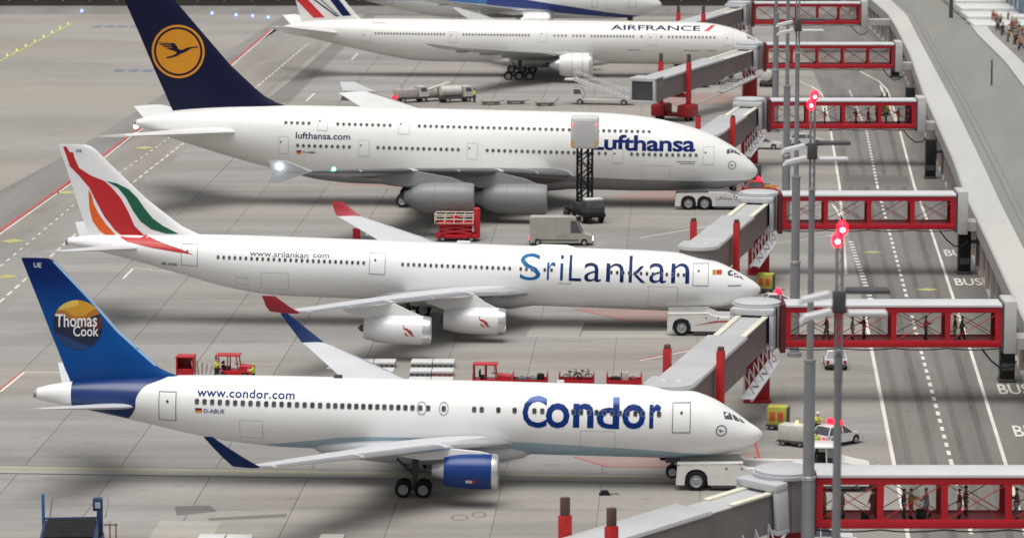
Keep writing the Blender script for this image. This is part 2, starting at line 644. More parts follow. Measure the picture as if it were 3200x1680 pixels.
mark('white_curve', ribbon([(53.2, 575), (54.6, 560), (54.6, 548), (53.9, 535), (52.4, 514), (51.0, 493.7)], 0.24), LINEW)
mark('stand_line', ribbon([(10.9, 318.4), (24, 333)], 0.22), LINEW)
mark('stand_line', ribbon([(10.7, 318.8), (23.8, 333.4)], 0.2), LINER)
mark('stand_line', ribbon([(13.5, 393.5), (26, 408)], 0.22), LINEW)
# lead-in guide strip under the nearest airliner
GL = lambda x, d: -0.0727 * x + 269.2 + d
guide = flat('guide_strip', [[(-75, GL(-75, -1.4)), (26, GL(26, -1.4)), (26, GL(26, 1.6)), (-75, GL(-75, 1.6))]], 0.004, PALEPATCH)
tag(guide, kind='structure')
mark('yellow_line', ribbon([(-75, GL(-75, .45)), (26, GL(26, .45))], 0.34), LINEY, 0.012)
mark('slot', ribbon([(-75, GL(-75, -1.35)), (26, GL(26, -1.35))], 0.26), DGREY, 0.012)
mark('slot', ribbon([(-75, GL(-75, 1.5)), (26, GL(26, 1.5))], 0.12), STAIN, 0.012)
# tyre-darkened wheel tracks along the service road
TRK = ground_mat('tyre_track', (0.150, 0.144, 0.138), streak=0.25, rnd=0, rot=R(-86), stretch=(0.03, 0.35))
for a, b in ((LINE1, DASHR), (DASHR, LINE3)):
    for f, w in ((.27, .5), (.70, .55)):
        mark('tyre_track', ribbon([(lin(a, y) + (lin(b, y) - lin(a, y)) * f, y) for y in range(180, 545, 24)], w), TRK, .004)
# red-edged keep-clear boxes below the noses
mark('keep_clear_box', [[(4.6, 276.7), (9.2, 276.4), (18.4, 278.7), (18.4, 272.6), (7.0, 272.9)]], PINK)
mark('keep_clear_edge', ribbon([(4.6, 276.7), (7.0, 272.9), (18.4, 272.6), (18.5, 284)], 0.2), LINER, 0.014)
mark('keep_clear_box', [[(5.8, 346.2), (10.9, 338.8), (22.6, 339.0), (23.4, 352), (10, 349)]], PINK)
mark('keep_clear_edge', ribbon([(5.8, 346.2), (10.9, 338.8), (22.6, 339.0), (23.4, 352)], 0.2), LINER, 0.014)
mark('keep_clear_box', [[(11, 428), (17, 420), (28, 421), (29, 434), (16, 432)]], PINK)
mark('keep_clear_box', [[(17, 536), (22, 527), (31, 528), (32, 544)]], PINK)
mark('keep_clear_box', [[(-22, 438), (-8, 433), (0, 440), (-12, 446)]], PINK)
# worn and patched concrete
mark('pale_patch', [[(1.2, 330.5), (5.8, 330.3), (6.6, 338.6), (2.0, 338.9)], [(6.1, 330.3), (14, 330), (14.5, 333.6), (6.4, 333.8)]], PALEPATCH, 0.005)
mark('dark_patch', [[(6.2, 334.2), (14.4, 334.0), (14.7, 338.2), (6.6, 338.4)]], STAIN, 0.005)
mark('pale_patch', [[(-24.5, 247.8), (-20.3, 247.6), (-20, 254), (-24.2, 254.4)]], PALEPATCH, 0.005)
mark('dark_patch', [[(-23.2, 256), (-20.5, 257.4), (-21.2, 259.4), (-23.6, 259)], [(-20.8, 254.4), (-15.6, 255.5), (-15.6, 256.7), (-21, 255.2)]], STAIN, 0.005)
mark('dark_patch', [[(38.6, 436.5), (46.5, 436.0), (47.0, 446), (39.5, 447)]], STAIN, 0.005)
mark('drain_ring', ribbon([(-3.6 + 0.55 * cos(a), 255.4 + 0.9 * sin(a)) for a in [i * pi / 8 for i in range(17)]], 0.12) + ribbon([(-2.3 + 0.45 * cos(a), 256.3 + 0.8 * sin(a)) for a in [i * pi / 8 for i in range(17)]], 0.12), STAIN)
for x, y in ((36.9, 383.0), (39.8, 358.1)):
    mark('lane_arrow', [[(x - 1.1, y - .1), (x + .1, y - 1.0), (x + 1.1, y), (x + .1, y + .9)]], LINEY)
for x, y in ((-52.3, 391.2), (-49.6, 366.2), (-51.3, 430.7), (-46.6, 475)):
    mark('lane_arrow', [[(x - 1.2, y - .2), (x, y - 1.6), (x + 1.4, y), (x, y + 1.6)]], LINEY)
bus = text_mesh('BUS', bold=0.015)
for x, y, k in ((44.1, 380.2, 1), (42.9, 360.6, 1), (39.7, 302.5, 1), (38.6, 284.5, 1), (41.2, 326.5, 1)):
    me = bus.copy()
    for v in me.vertices:
        v.co = (x + v.co.x * 2.6 + (v.co.y * 4.6) * 0.06, y + v.co.y * 4.6, 0.008)
    me.materials.append(LINEW)
    link('bus_lettering', me, marks)
bpy.data.meshes.remove(bus)
for x, y in ((-73, 655), (-61, 575)):
    mark('blue_lettering', [[(x + i * 2.2, y), (x + i * 2.2 + 1.5, y - .2), (x + i * 2.2 + 1.7, y + 3.4), (x + i * 2.2 + .2, y + 3.6)] for i in range(6)], ground_mat('blue_marking%d' % x, (0.17, 0.20, 0.28), rnd=0))

# ------------------------------------------------------------------ far edge: verge, noise wall, hedge
verge = flat('grass_verge', [[(-400, 707.5), (120, 703.5), (120, 1490), (-400, 1490)]], 0.0, mat('dry_grass', (0.075, 0.07, 0.045), 0.9, var=0.3, scale=0.3))
tag(verge, kind='structure')
wall = thing('noise_wall', 'long dark panelled wall along the far edge of the airfield', 'wall', (-20, 702.5, 0))
wallm = mat('wall_panel_dark', (0.032, 0.029, 0.024), 0.8, var=0.25, rnd=0.25)
pm = MB().box(-2.42, -.12, 0.0, 2.42, .12, 7.6).mesh('panel', wallm, smooth=False)
po = MB().box(-.14, -.2, 0, .14, .2, 7.9).mesh('post', MGREY, smooth=False)
for i in range(34):
    link('panel', pm, wall, (-81 + i * 5, 0, 0))
    link('post', po, wall, (-83.5 + i * 5, 0, 0))
MB().box(-84, -.5, 0, 90, -.22, .9).build('plinth', mat('plinth_brown', (.045, .04, .032), .8), wall, smooth=False)

# ------------------------------------------------------------------ terminal: wall and elevated road
DECK_IN = [(37.5, 215.0), (39.9, 262.0), (42.4, 310.2), (45.1, 355.0), (47.0, 388.4), (49.0, 414.6), (53.6, 489.0), (57.6, 544.2), (60.3, 590.7), (61.5, 616.5), (61.6, 651.8), (60.5, 700)]
DECK_B2 = [(41.0, 215.0), (43.6, 275.0), (45.6, 310.2), (47.8, 350.0), (49.8, 382.4), (51.7, 410.0), (56.1, 477.7), (59.8, 540.0), (62.6, 586.0), (64.5, 616.5), (65.0, 651.8), (64.5, 700)]
DECK_OUT = [(50, 215), (53, 275), (56, 330), (60, 395), (64.0, 450.0), (67.1, 493.0), (69.6, 535), (71.2, 582.0), (74.0, 626.2), (75.7, 651.8), (76, 700)]


def curve_strip(a, b, ys, z0, z1):
    b_ = MB()
    L = [(lin(a, y), y) for y in ys]
    Rr = [(lin(b, y), y) for y in ys]
    rings = [[(p[0], p[1], z0), (q[0], q[1], z0), (q[0], q[1], z1), (p[0], p[1], z1)] for p, q in zip(L, Rr)]
    return b_.loft(rings)


YS = [215 + i * 8.5 for i in range(58)]
off = lambda pts, d: [(x + d, y) for x, y in pts]
deck = tag(bpy.data.objects.new('elevated_road', None), kind='structure')
COL.objects.link(deck)
curve_strip(DECK_B2, off(DECK_OUT, 0.5), YS, 4.2, 5.0).build('carriageway', DECKM, deck)
# the pale kerb band is cast in lengths
for i in range(0, 57, 3):
    curve_strip(off(DECK_IN, 0.0), off(DECK_B2, -0.01), YS[i:i + 4], 4.2, 5.32).build('kerb_unit', KERBC, deck)
curve_strip(off(DECK_IN, -0.22), off(DECK_IN, -0.02), YS, 4.0, 5.5).build('edge_beam', mat('edge_concrete', (0.36, 0.355, 0.34), 0.6), deck)
curve_strip(off(DECK_OUT, 0.5), off(DECK_OUT, 2.9), YS, 4.2, 5.3).build('kerb_unit', KERBC, deck)
flat('lane_line', ribbon([(lin(DECK_B2, y) + 1.2, y) for y in YS], 0.22) + ribbon([(lin(DECK_B2, y) + 1.9, y) for y in YS], 0.14), 5.01, mat('worn_line', (0.17, 0.17, 0.165), 0.7), deck)
plaza = tag(flat('terminal_forecourt', [[(lin(DECK_OUT, y) + 2.9, y) for y in (215, 330, 450, 493, 535, 582, 626, 652, 700)] + [(160, 700), (160, 215)]], 5.2, ground_mat('forecourt_paving', (0.22, 0.215, 0.205), rnd=0), th=1.0), kind='structure')

tw = thing('terminal_wall', 'beige wall with pilasters below the elevated road', 'wall', (45, 400, 0))
WALLM = mat('beige_render', (0.43, 0.39, 0.34), 0.65, var=0.12, scale=0.4)
PILM = mat('pink_grey_render', (0.40, 0.345, 0.32), 0.65, var=0.1, scale=0.4)
RECM = mat('recess_glazing', (0.085, 0.08, 0.075), 0.35, var=0.3, scale=0.5)
wm = MB()
rel = lambda pts, d: [(x + d - 45, y - 400) for x, y in pts]
ysr = [y - 400 for y in YS]
WB = rel(DECK_IN, 0.35)
curve_strip(WB, rel(DECK_IN, 1.2), ysr, 0.0, 4.0).build('wall_face', WALLM, tw)
for i in range(64):
    y = 216 + i * 7.4
    x = lin(DECK_IN, y) + 0.35
    a = atan2(lin(DECK_IN, y + 2) - lin(DECK_IN, y - 2), 4)
    M = Matrix.Translation((x - 45, y - 400, 0)) @ Matrix.Rotation(-a, 4, 'Z')
    o = link('pilaster', MB().box(-.34, -.55, 0, .1, .55, 3.98).mesh('pilaster', PILM, smooth=False), tw)
    o.matrix_local = M
    o = link('bay_glazing', MB().box(-.06, .9, 1.2, .1, 6.5, 3.3).mesh('bay_glazing', RECM, smooth=False), tw)
    o.matrix_local = M
curve_strip(rel(DECK_IN, 0.05), rel(DECK_IN, 0.36), ysr, 0.0, 0.35).build('kerb', KERBC, tw)

# broad white steps climbing from the forecourt
st = thing('white_steps', 'broad white steps at the top right beside the elevated road', 'steps', (76, 640, 5.2))
stm = mat('white_stone', (0.62, 0.62, 0.60), 0.5)
for i in range(9):
    MB().box(-3.2 + i * .3, -46 + i * 11, 0, 8.5, -46 + i * 11 + 10.6, .35 + i * .42, ch=.03).build('step', stm, st)
kiosk = thing('glass_pavilion', 'blue glazed pavilion with dark roof beyond the crowd at top right', 'pavilion', (84.6, 640, 5.2))
MB().box(-2.4, -30, 0, 10, 30, 5.5).build('glazed_wall', mat('blue_glazing', (0.13, 0.20, 0.30), 0.2, var=.3), kiosk, smooth=False)
MB().box(-2.8, -30.5, 5.5, 10.4, 30.5, 6.2).build('roof', DGREY, kiosk, smooth=False)
for i in range(12):
    MB().box(-2.6, -29 + i * 5.2, 0, -2.4, -28.7 + i * 5.2, 5.5).build('mullion', MGREY, kiosk, smooth=False)
for (x, y, h, r, lab) in ((71.2, 612, 4.4, .34, 'thick dark post on the elevated road near the top edge'), (64.1, 503, 3.5, .13, 'thin dark post standing alone on the elevated road')):
    b = thing('road_post', lab, 'post', (x, y, 5.0), group='posts on the elevated road')
    MB().lathe([(0, r), (h, r * .85), (h + .08, 0.001)], n=12).build('shaft', DGREY, b)
    MB().lathe([(0, r * 1.7), (.12, r * 1.5), (.13, r)], n=12).build('base_plate', MGREY, b)

# stations: x (from nose, negative aft), top, bottom, half width
FUS={
'767':[(0,4.5,4.5,0),(-0.12,4.78,4.25,0.28),(-0.4,5.02,4,0.58),(-0.9,5.32,3.72,0.95),(-1.6,5.82,3.42,1.35),(-2.5,6.42,3.14,1.75),(-3.5,6.98,2.93,2.05),(-4.6,7.38,2.8,2.27),(-6,7.66,2.72,2.43),(-7.5,7.77,2.7,2.5),(-9.5,7.8,2.7,2.52),(-30.49,7.8,2.7,2.52),(-33.4,7.8,2.73,2.5),(-37.3,7.76,3,2.35),(-41.19,7.66,3.66,2.02),(-45.08,7.46,4.5,1.55),(-48.48,7.12,5.14,1.05),(-50.53,6.78,5.48,0.66),(-51.5,6.5,5.7,0.42)],
'340':[(0,3.97,3.97,0),(-0.12,4.25,3.71,0.28),(-0.4,4.52,3.43,0.6),(-0.9,4.83,3.12,1),(-1.6,5.23,2.77,1.42),(-2.5,5.69,2.42,1.83),(-3.5,6.15,2.15,2.17),(-4.8,6.55,1.93,2.43),(-6.4,6.87,1.81,2.6),(-8.2,7.03,1.77,2.67),(-10.5,7.09,1.77,2.68),(-40.63,7.09,1.77,2.68),(-43.49,7.09,1.82,2.66),(-47.31,7.07,2.29,2.5),(-51.13,6.99,3.19,2.18),(-54.94,6.87,4.17,1.75),(-58.28,6.71,4.92,1.25),(-60.67,6.52,5.39,0.8),(-62.1,6.29,5.62,0.48)],
'380':[(0,5,5,0),(-0.2,5.5,4.55,0.5),(-0.6,5.98,4.2,0.95),(-1.3,6.6,3.86,1.45),(-2.3,7.4,3.52,1.97),(-3.5,8.14,3.25,2.42),(-5,8.9,3.02,2.84),(-7,9.62,2.84,3.2),(-9,10.14,2.73,3.4),(-11.5,10.6,2.64,3.53),(-14.4,10.92,2.6,3.57),(-17.75,11.05,2.6,3.57),(-43.65,11.05,2.6,3.57),(-47.48,11.04,2.85,3.52),(-52.28,10.98,3.85,3.25),(-57.08,10.8,5,2.75),(-61.87,10.4,6.35,2),(-65.23,9.9,7.35,1.3),(-67.43,9.3,8.05,0.75),(-68.2,9,8.3,0.45)],
'777':[(0,4.55,4.55,0),(-0.14,4.9,4.25,0.33),(-0.45,5.2,3.95,0.68),(-1,5.6,3.55,1.12),(-1.8,6.05,3.15,1.6),(-2.8,6.55,2.75,2.07),(-4,7.05,2.4,2.48),(-5.5,7.5,2.1,2.8),(-7.5,7.9,1.87,3.04),(-10,8.11,1.77,3.15),(-12.49,8.15,1.75,3.17),(-47.53,8.15,1.75,3.17),(-51.48,8.15,1.81,3.14),(-56.41,8.13,2.45,2.9),(-61.35,8.05,3.45,2.4),(-65.79,7.87,4.5,1.75),(-69.24,7.55,5.25,1.1),(-71.61,7.05,5.65,0.5),(-72.6,6.75,5.8,0.16)],
'787':[(0,4.6,4.6,0),(-0.14,4.95,4.3,0.33),(-0.45,5.25,4,0.68),(-1,5.65,3.65,1.1),(-1.8,6.1,3.25,1.5),(-2.8,6.6,2.9,1.9),(-4,7.1,2.6,2.3),(-5.5,7.5,2.35,2.6),(-7.5,7.8,2.2,2.8),(-10,7.95,2.12,2.88),(-34,7.95,2.1,2.88),(-38,7.95,2.2,2.8),(-43,7.9,3,2.5),(-48,7.75,4.1,1.9),(-52,7.4,5.1,1.2),(-55,6.9,5.7,0.6),(-56,6.5,5.9,0.25)],
}
def fus_at(st,x):
    """top, bottom, half width at x: shape-preserving cubic between stations"""
    n=len(st)
    if x>=st[0][0]: return st[0][1:]
    if x<=st[-1][0]: return st[-1][1:]
    i=0
    while st[i+1][0]>x: i+=1
    a,b=st[i],st[i+1]; h=a[0]-b[0]; t=(a[0]-x)/h
    if i==0:
        s=t**.5   # round tip
        return tuple(a[k]+(b[k]-a[k])*s for k in (1,2,3))
    out=[]
    def slope(j,k):
        if j<=1 or j>=n-1:
            j2=max(1,min(n-2,j)); return (st[j2+1][k]-st[j2][k])/(st[j2][0]-st[j2+1][0])
        d0=(st[j][k]-st[j-1][k])/(st[j-1][0]-st[j][0]); d1=(st[j+1][k]-st[j][k])/(st[j][0]-st[j+1][0])
        if d0*d1<=0: return 0
        return 2*d0*d1/(d0+d1)
    for k in (1,2,3):
        m0,m1=slope(i,k)*h,slope(i+1,k)*h
        out.append((2*t**3-3*t*t+1)*a[k]+(t**3-2*t*t+t)*m0+(-2*t**3+3*t*t)*b[k]+(t**3-t*t)*m1)
    return tuple(out)
def fus_y(st,x,z,off=0):
    zt,zb,w=fus_at(st,x); zm=(zt+zb)/2; h=(zt-zb)/2
    q=1-((z-zm)/max(h,1e-6))**2
    return -(w*max(q,0)**.5+off)


def naca(s, tc):
    s = min(max(s, 0), 1)
    return 5 * tc * (0.2969 * sqrt(s) - 0.1260 * s - 0.3516 * s * s + 0.2843 * s ** 3 - 0.1036 * s ** 4)


FOIL = [1, .9, .75, .6, .45, .3, .2, .12, .06, .025, .006, 0]


def twist(e):
    return e[5] if len(e) > 5 else .035


def wing_rings(st, sgn, vertical=False):
    """st: (LE x, y, z, chord, t/c); y grows outwards; sgn -1 is the near (starboard) side"""
    rings = []
    for e in st:
        x, y, z, c, t = e[:5]
        tw = 0 if vertical else twist(e)
        up = [(x - c * s, naca(s, t) * c - c * s * tw) for s in FOIL]
        dn = [(x - c * s, -naca(s, t) * c * .62 - c * s * tw) for s in reversed(FOIL[1:-1])]
        if vertical:
            up = [(x - c * s, naca(s, t) * c) for s in FOIL]
            dn = [(x - c * s, -naca(s, t) * c) for s in reversed(FOIL[1:-1])]
            rings.append([(px, h, z) for px, h in up + dn])
        else:
            rings.append([(px, sgn * y, z + h) for px, h in up + dn])
    return rings


def winglet_rings(st, sgn):
    """sections whose thickness lies across the upturned tip"""
    rings = []
    for (x, y, z, c, t, cant) in st:
        ca, sa = cos(cant), sin(cant)
        pts = [(x - c * s, naca(s, t) * c) for s in FOIL] + [(x - c * s, -naca(s, t) * c) for s in reversed(FOIL[1:-1])]
        rings.append([(px, sgn * (y - h * sa), z + h * ca) for px, h in pts])
    return rings


def mask_mat(name, base, layers, rough=0.32, coat=0.12):
    """paint scheme: layers of (colour, [conditions]); a condition (axis, curve points, axis2, sign): axis2 value > curve(axis) (sign 1) or < (sign -1)"""
    m = bpy.data.materials.new(name)
    m.use_nodes = True
    n, l = nodes_of(m)
    b = n['Principled BSDF']
    b.inputs['Roughness'].default_value = rough
    b.inputs['Coat Weight'].default_value = coat
    tc = n.new('ShaderNodeTexCoord')
    sp = n.new('ShaderNodeSeparateXYZ')
    l.new(tc.outputs['Object'], sp.inputs[0])
    nz = n.new('ShaderNodeTexNoise')
    nz.inputs['Scale'].default_value = 0.4
    l.new(tc.outputs['Object'], nz.inputs['Vector'])
    mr = n.new('ShaderNodeMapRange')
    mr.inputs[1].default_value, mr.inputs[2].default_value = 0.3, 0.7
    mr.inputs[3].default_value, mr.inputs[4].default_value = 0.97, 1.02
    l.new(nz.outputs[0], mr.inputs[0])
    col = n.new('ShaderNodeRGB')
    col.outputs[0].default_value = (*base, 1)
    cur = col.outputs[0]
    for c, conds in layers:
        fac = None
        for (ax, pts, ax2, sg) in conds:
            lo, hi = min(p[0] for p in pts), max(p[0] for p in pts)
            vlo, vhi = min(p[1] for p in pts) - .01, max(p[1] for p in pts) + .01
            m1 = n.new('ShaderNodeMapRange')
            m1.inputs[1].default_value, m1.inputs[2].default_value = lo, hi
            l.new(sp.outputs['XYZ'.index(ax)], m1.inputs[0])
            fc = n.new('ShaderNodeFloatCurve')
            cm = fc.mapping.curves[0]
            P = sorted(((p[0] - lo) / (hi - lo), (p[1] - vlo) / (vhi - vlo)) for p in pts)
            cm.points[0].location = P[0]
            cm.points[1].location = P[-1]
            for p in P[1:-1]:
                cm.points.new(*p)
            fc.mapping.update()
            l.new(m1.outputs[0], fc.inputs['Value'])
            m2 = n.new('ShaderNodeMapRange')
            m2.inputs[3].default_value, m2.inputs[4].default_value = vlo, vhi
            l.new(fc.outputs[0], m2.inputs[0])
            cmp = n.new('ShaderNodeMath')
            cmp.operation = 'GREATER_THAN' if sg > 0 else 'LESS_THAN'
            l.new(sp.outputs['XYZ'.index(ax2)], cmp.inputs[0])
            l.new(m2.outputs[0], cmp.inputs[1])
            if fac is None:
                fac = cmp.outputs[0]
            else:
                mu = n.new('ShaderNodeMath')
                mu.operation = 'MULTIPLY'
                l.new(fac, mu.inputs[0])
                l.new(cmp.outputs[0], mu.inputs[1])
                fac = mu.outputs[0]
        mx = n.new('ShaderNodeMix')
        mx.data_type = 'RGBA'
        l.new(fac, mx.inputs[0])
        l.new(cur, mx.inputs[6])
        mx.inputs[7].default_value = (*c, 1)
        cur = mx.outputs[2]
    vm = n.new('ShaderNodeVectorMath')
    vm.operation = 'SCALE'
    l.new(cur, vm.inputs[0])
    l.new(mr.outputs[0], vm.inputs['Scale'])
    l.new(vm.outputs[0], b.inputs['Base Color'])
    return m


def ramp_mat(name, axis, stops, rough=0.4):
    """paint whose colour runs along an object axis: stops (position, colour)"""
    m = bpy.data.materials.new(name)
    m.use_nodes = True
    n, l = nodes_of(m)
    b = n['Principled BSDF']
    b.inputs['Roughness'].default_value = rough
    b.inputs['Specular IOR Level'].default_value = 0.12
    tc = n.new('ShaderNodeTexCoord')
    sp = n.new('ShaderNodeSeparateXYZ')
    l.new(tc.outputs['Object'], sp.inputs[0])
    lo, hi = stops[0][0], stops[-1][0]
    mr = n.new('ShaderNodeMapRange')
    mr.inputs[1].default_value, mr.inputs[2].default_value = lo, hi
    l.new(sp.outputs['XYZ'.index(axis)], mr.inputs[0])
    cr = n.new('ShaderNodeValToRGB')
    e = cr.color_ramp.elements
    while len(e) < len(stops):
        e.new(0.5)
    for k, (p, c) in zip(e, stops):
        k.position = (p - lo) / (hi - lo)
        k.color = (*c, 1)
    l.new(mr.outputs[0], cr.inputs[0])
    l.new(cr.outputs[0], b.inputs['Base Color'])
    return m


class Airliner:
    def __init__(s, kind, name, label, loc, yaw, pitch, scale, skin):
        s.k = kind
        s.st = FUS[kind]
        s.skin = skin
        s.root = thing(name, label, 'airliner', loc, group='airliners parked nose-in at the gates')
        s.root.rotation_euler = (0, pitch, -yaw)
        s.root.scale = (scale,) * 3
        st = s.st
        xs = []
        L = -st[-1][0]
        x = 0.0
        xs = [0, -.02, -.06, -.12, -.2, -.3, -.45, -.6, -.8, -1, -1.3, -1.6, -2, -2.5, -3, -3.5, -4, -4.6, -5.2, -6, -7, -8, -9, -10.5, -12]
        x = -14
        while x > st[-1][0] + .6:
            xs.append(x)
            x -= 1.2 if x < -38 else 2.0
        xs.append(st[-1][0])
        rings = []
        n = 64
        for x in xs:
            zt, zb, w = fus_at(st, x)
            zm, h = (zt + zb) / 2, (zt - zb) / 2
            rings.append([(x, w * sin(2 * pi * i / n), zm + h * cos(2 * pi * i / n)) for i in range(n)])
        s.fus = MB().loft(rings).build('fuselage', skin, s.root, angle=60)
        zt, zb, w = fus_at(st, st[-1][0])
        MB().lathe([(0, w * .8), (-.25, w * .72), (-.27, w * .5), (-.1, .001)], (st[-1][0], 0, (zt + zb) / 2), 'x', 16).build('exhaust', MGREY, s.root)

    def y(s, x, z, off=0.0):
        return fus_y(s.st, x, z, off)

    def window_row(s, xs, z, me, name='window'):
        for x in xs:
            y = s.y(x, z, -0.012)
            dy = s.y(x, z + .1) - s.y(x, z - .1)
            dx = s.y(x + .2, z) - s.y(x - .2, z)
            o = link(name, me, s.root, (x, y, z))
            o.rotation_euler = (atan2(-dy, .2), 0, atan2(dx, .4))

    def pane(s, w, h, rim, r=.35, rimm=None):
        b = MB()

        def rr(w, h, k=3):
            q = min(w, h) * r
            out = []
            for cx, cz, a0 in ((w / 2 - q, h / 2 - q, 0), (-w / 2 + q, h / 2 - q, 90), (-w / 2 + q, -h / 2 + q, 180), (w / 2 - q, -h / 2 + q, 270)):
                for i in range(k):
                    a = R(a0 + 90 * i / (k - 1))
                    out.append((cx + q * cos(a), cz + q * sin(a)))
            return out
        o, i_ = rr(w + rim, h + rim), rr(w, h)
        n = len(o)
        vs = [(u, .02, v) for u, v in o] + [(u, -.03, v) for u, v in o] + [(u, -.03, v) for u, v in i_] + [(u, -.022, v) for u, v in i_]
        fs = [(i, (i + 1) % n, (i + 1) % n + n, i + n) for i in range(n)] + [(i + n, (i + 1) % n + n, (i + 1) % n + 2 * n, i + 2 * n) for i in range(n)] + [(i + 2 * n, (i + 1) % n + 2 * n, (i + 1) % n + 3 * n, i + 3 * n) for i in range(n)]
        b.add(vs, fs, 0)
        b.add([(u, -.022, v) for u, v in i_], [tuple(range(n))], 1)
        return b.mesh('window', [rimm or OUT, DARKWIN], smooth=False)

    def surf(s, off=.02):
        def fn(u, v):
            zt = fus_at(s.st, u)[0]
            return (u, s.y(u, min(v, zt), off), min(v, zt + off))
        return fn

    def letters(s, name, txt, x0, x1, z0, z1, m, bold=0.0, shear=0.0, spacing=1.0, off=.02):
        return wrapped(name, fit(text_mesh(txt, bold, shear, spacing), x0, x1, z0, z1), s.surf(off), m, s.root, .6, .18)

    def patch(s, name, polys, m, off=.02, parent=None, du=.4, dv=.2):
        return wrapped(name, poly_mesh(polys), s.surf(off), m, parent or s.root, du, dv)

    def door(s, x0, x1, z0, z1, name='door', w=.055, m=None, dot=True):
        m = m or OUTD
        d = s.patch(name, [[(x0, z0), (x1, z0), (x1, z1), (x0, z1)]], s.skin, .022)
        ring = [[(x0 - w, z0 - w), (x1 + w, z0 - w), (x1 + w, z0 + w * .4), (x0 - w, z0 + w * .4)], [(x0 - w, z1 - w * .4), (x1 + w, z1 - w * .4), (x1 + w, z1 + w), (x0 - w, z1 + w)],
                [(x0 - w, z0), (x0 + w * .2, z0), (x0 + w * .2, z1), (x0 - w, z1)], [(x1 - w * .2, z0), (x1 + w, z0), (x1 + w, z1), (x1 - w * .2, z1)]]
        s.patch('door_seam', ring, m, .026, d)
        if dot:
            cx, cz = x0 + (x1 - x0) * dot, z0 + (z1 - z0) * .68
            s.patch('door_window', [[(cx + .1 * cos(a), cz + .12 * sin(a)) for a in [i * pi / 4 for i in range(8)]]], DARKWIN, .03, d)
        return d

    def wing(s, st, tipst=None, tipmat=None, m=WINGGREY, name='wing', tipname='winglet', flaps=True, lip=True, under=None, slatm=None, droop=.06):
        s.wst = st
        for sg in (-1, 1):
            b = MB().loft(wing_rings(st, sg))
            w = b.build(name, [m, under or m], s.root, angle=50)
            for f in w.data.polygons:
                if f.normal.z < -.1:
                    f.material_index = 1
            if tipst:
                MB().loft(winglet_rings(tipst, sg)).build(tipname, tipmat or m, w, angle=50)
            if lip:   # bright leading-edge slats, in sections, a little proud of the wing
                for a, c in zip(st, st[1:]):
                    for t0, t1 in ((.04, .5), (.52, .98)):
                        q = []
                        for t in (t0, t1):
                            e = [a[i] + (c[i] - a[i]) * t for i in range(5)] + [twist(a) + (twist(c) - twist(a)) * t]
                            cc, tt = e[3], e[4]
                            up = [(e[0] + .025 - cc * sf, naca(sf, tt) * cc + .022 - cc * sf * e[5]) for sf in (.13, .07, .03, .008, 0)]
                            dn = [(e[0] + .025 - cc * sf, -naca(sf, tt) * cc * .62 - .022 - cc * sf * e[5]) for sf in (.008, .5 * droop, droop)]
                            q.append([(px, sg * e[1], e[2] + h) for px, h in up + dn])
                        MB().loft(q).build('slat', slatm or SILVER, w, angle=40)
            if flaps:
                for t in flaps if isinstance(flaps, (list, tuple)) else (.25, .48, .72):
                    k = 0
                    ys = [q[1] for q in st]
                    yy = ys[0] + (ys[-1] - ys[0]) * t
                    while st[k + 1][1] < yy:
                        k += 1
                    f = (yy - st[k][1]) / (st[k + 1][1] - st[k][1])
                    e = [st[k][i] + (st[k + 1][i] - st[k][i]) * f for i in range(5)]
                    tz = (twist(st[k]) + (twist(st[k + 1]) - twist(st[k])) * f) * e[3] * .75
                    c = e[3]
                    xa, xb = e[0] - c * .55, e[0] - c * 1.06
                    MB().lathe([(xa, .01), (xa - c * .06, .14), (xa - c * .2, .22), (xb + c * .12, .2), (xb, .02)], (0, sg * e[1], e[2] - .18 - tz), 'x', 10).build('flap_fairing', under or m, w)

    def stab(s, st, m=WHITE):
        for sg in (-1, 1):
            MB().loft(wing_rings(st, sg)).build('tailplane', m, s.root, angle=50)

    def fin(s, prof, m, tc=.095):
        """prof: (z, LE x, TE x) rising"""
        s.fprof = prof
        s.ftc = tc
        zs = []
        for a, b in zip(prof, prof[1:]):
            k = max(1, int((b[0] - a[0]) / .35))
            zs += [a[0] + (b[0] - a[0]) * i / k for i in range(k)]
        zs.append(prof[-1][0])
        rings = []
        for z in zs:
            le, te = s.fin_edge(z)
            rings.append(wing_rings([(le, 0, z, le - te, tc)], 1, True)[0])
        s.finobj = MB().loft(rings).build('tail_fin', m, s.root, angle=50)

    def fin_edge(s, z):
        pr = s.fprof
        z = min(max(z, pr[0][0]), pr[-1][0])
        for a, b in zip(pr, pr[1:]):
            if a[0] <= z <= b[0]:
                f = (z - a[0]) / (b[0] - a[0])
                return a[1] + (b[1] - a[1]) * f, a[2] + (b[2] - a[2]) * f

    def finsurf(s, off=.02):
        def fn(u, v):
            le, te = s.fin_edge(v)
            c = le - te
            return (u, -naca((le - u) / c, s.ftc) * c - off, v)
        return fn

    def finpatch(s, name, polys, m, off=.02, parent=None):
        return wrapped(name, poly_mesh(polys), s.finsurf(off), m, parent or s.finobj, .5, .5)

    def finletters(s, name, txt, x0, x1, z0, z1, m, bold=0.0, off=.03, skew=0.0, parent=None):
        me = fit(text_mesh(txt, bold), x0, x1, z0, z1)
        for v in me.vertices:
            v.co.y += (v.co.x - x0) * skew
        return wrapped(name, me, s.finsurf(off), m, parent or s.finobj, .6, .6)

    def fairing(s, x0, x1, z0, w, h, m=WHITE):
        """wing-to-body fairing below the fuselage"""
        rings = []
        for i in range(15):
            t = i / 14
            x = x0 + (x1 - x0) * t
            k = max(.02, sin(pi * min(1, max(0, t))) ** .42)
            rings.append([(x, w * k * sin(2 * pi * j / 24), z0 + h * k * cos(2 * pi * j / 24) * (1 if cos(2 * pi * j / 24) < 0 else .9)) for j in range(24)])
        MB().loft(rings).build('wing_fairing', m, s.root, angle=60)

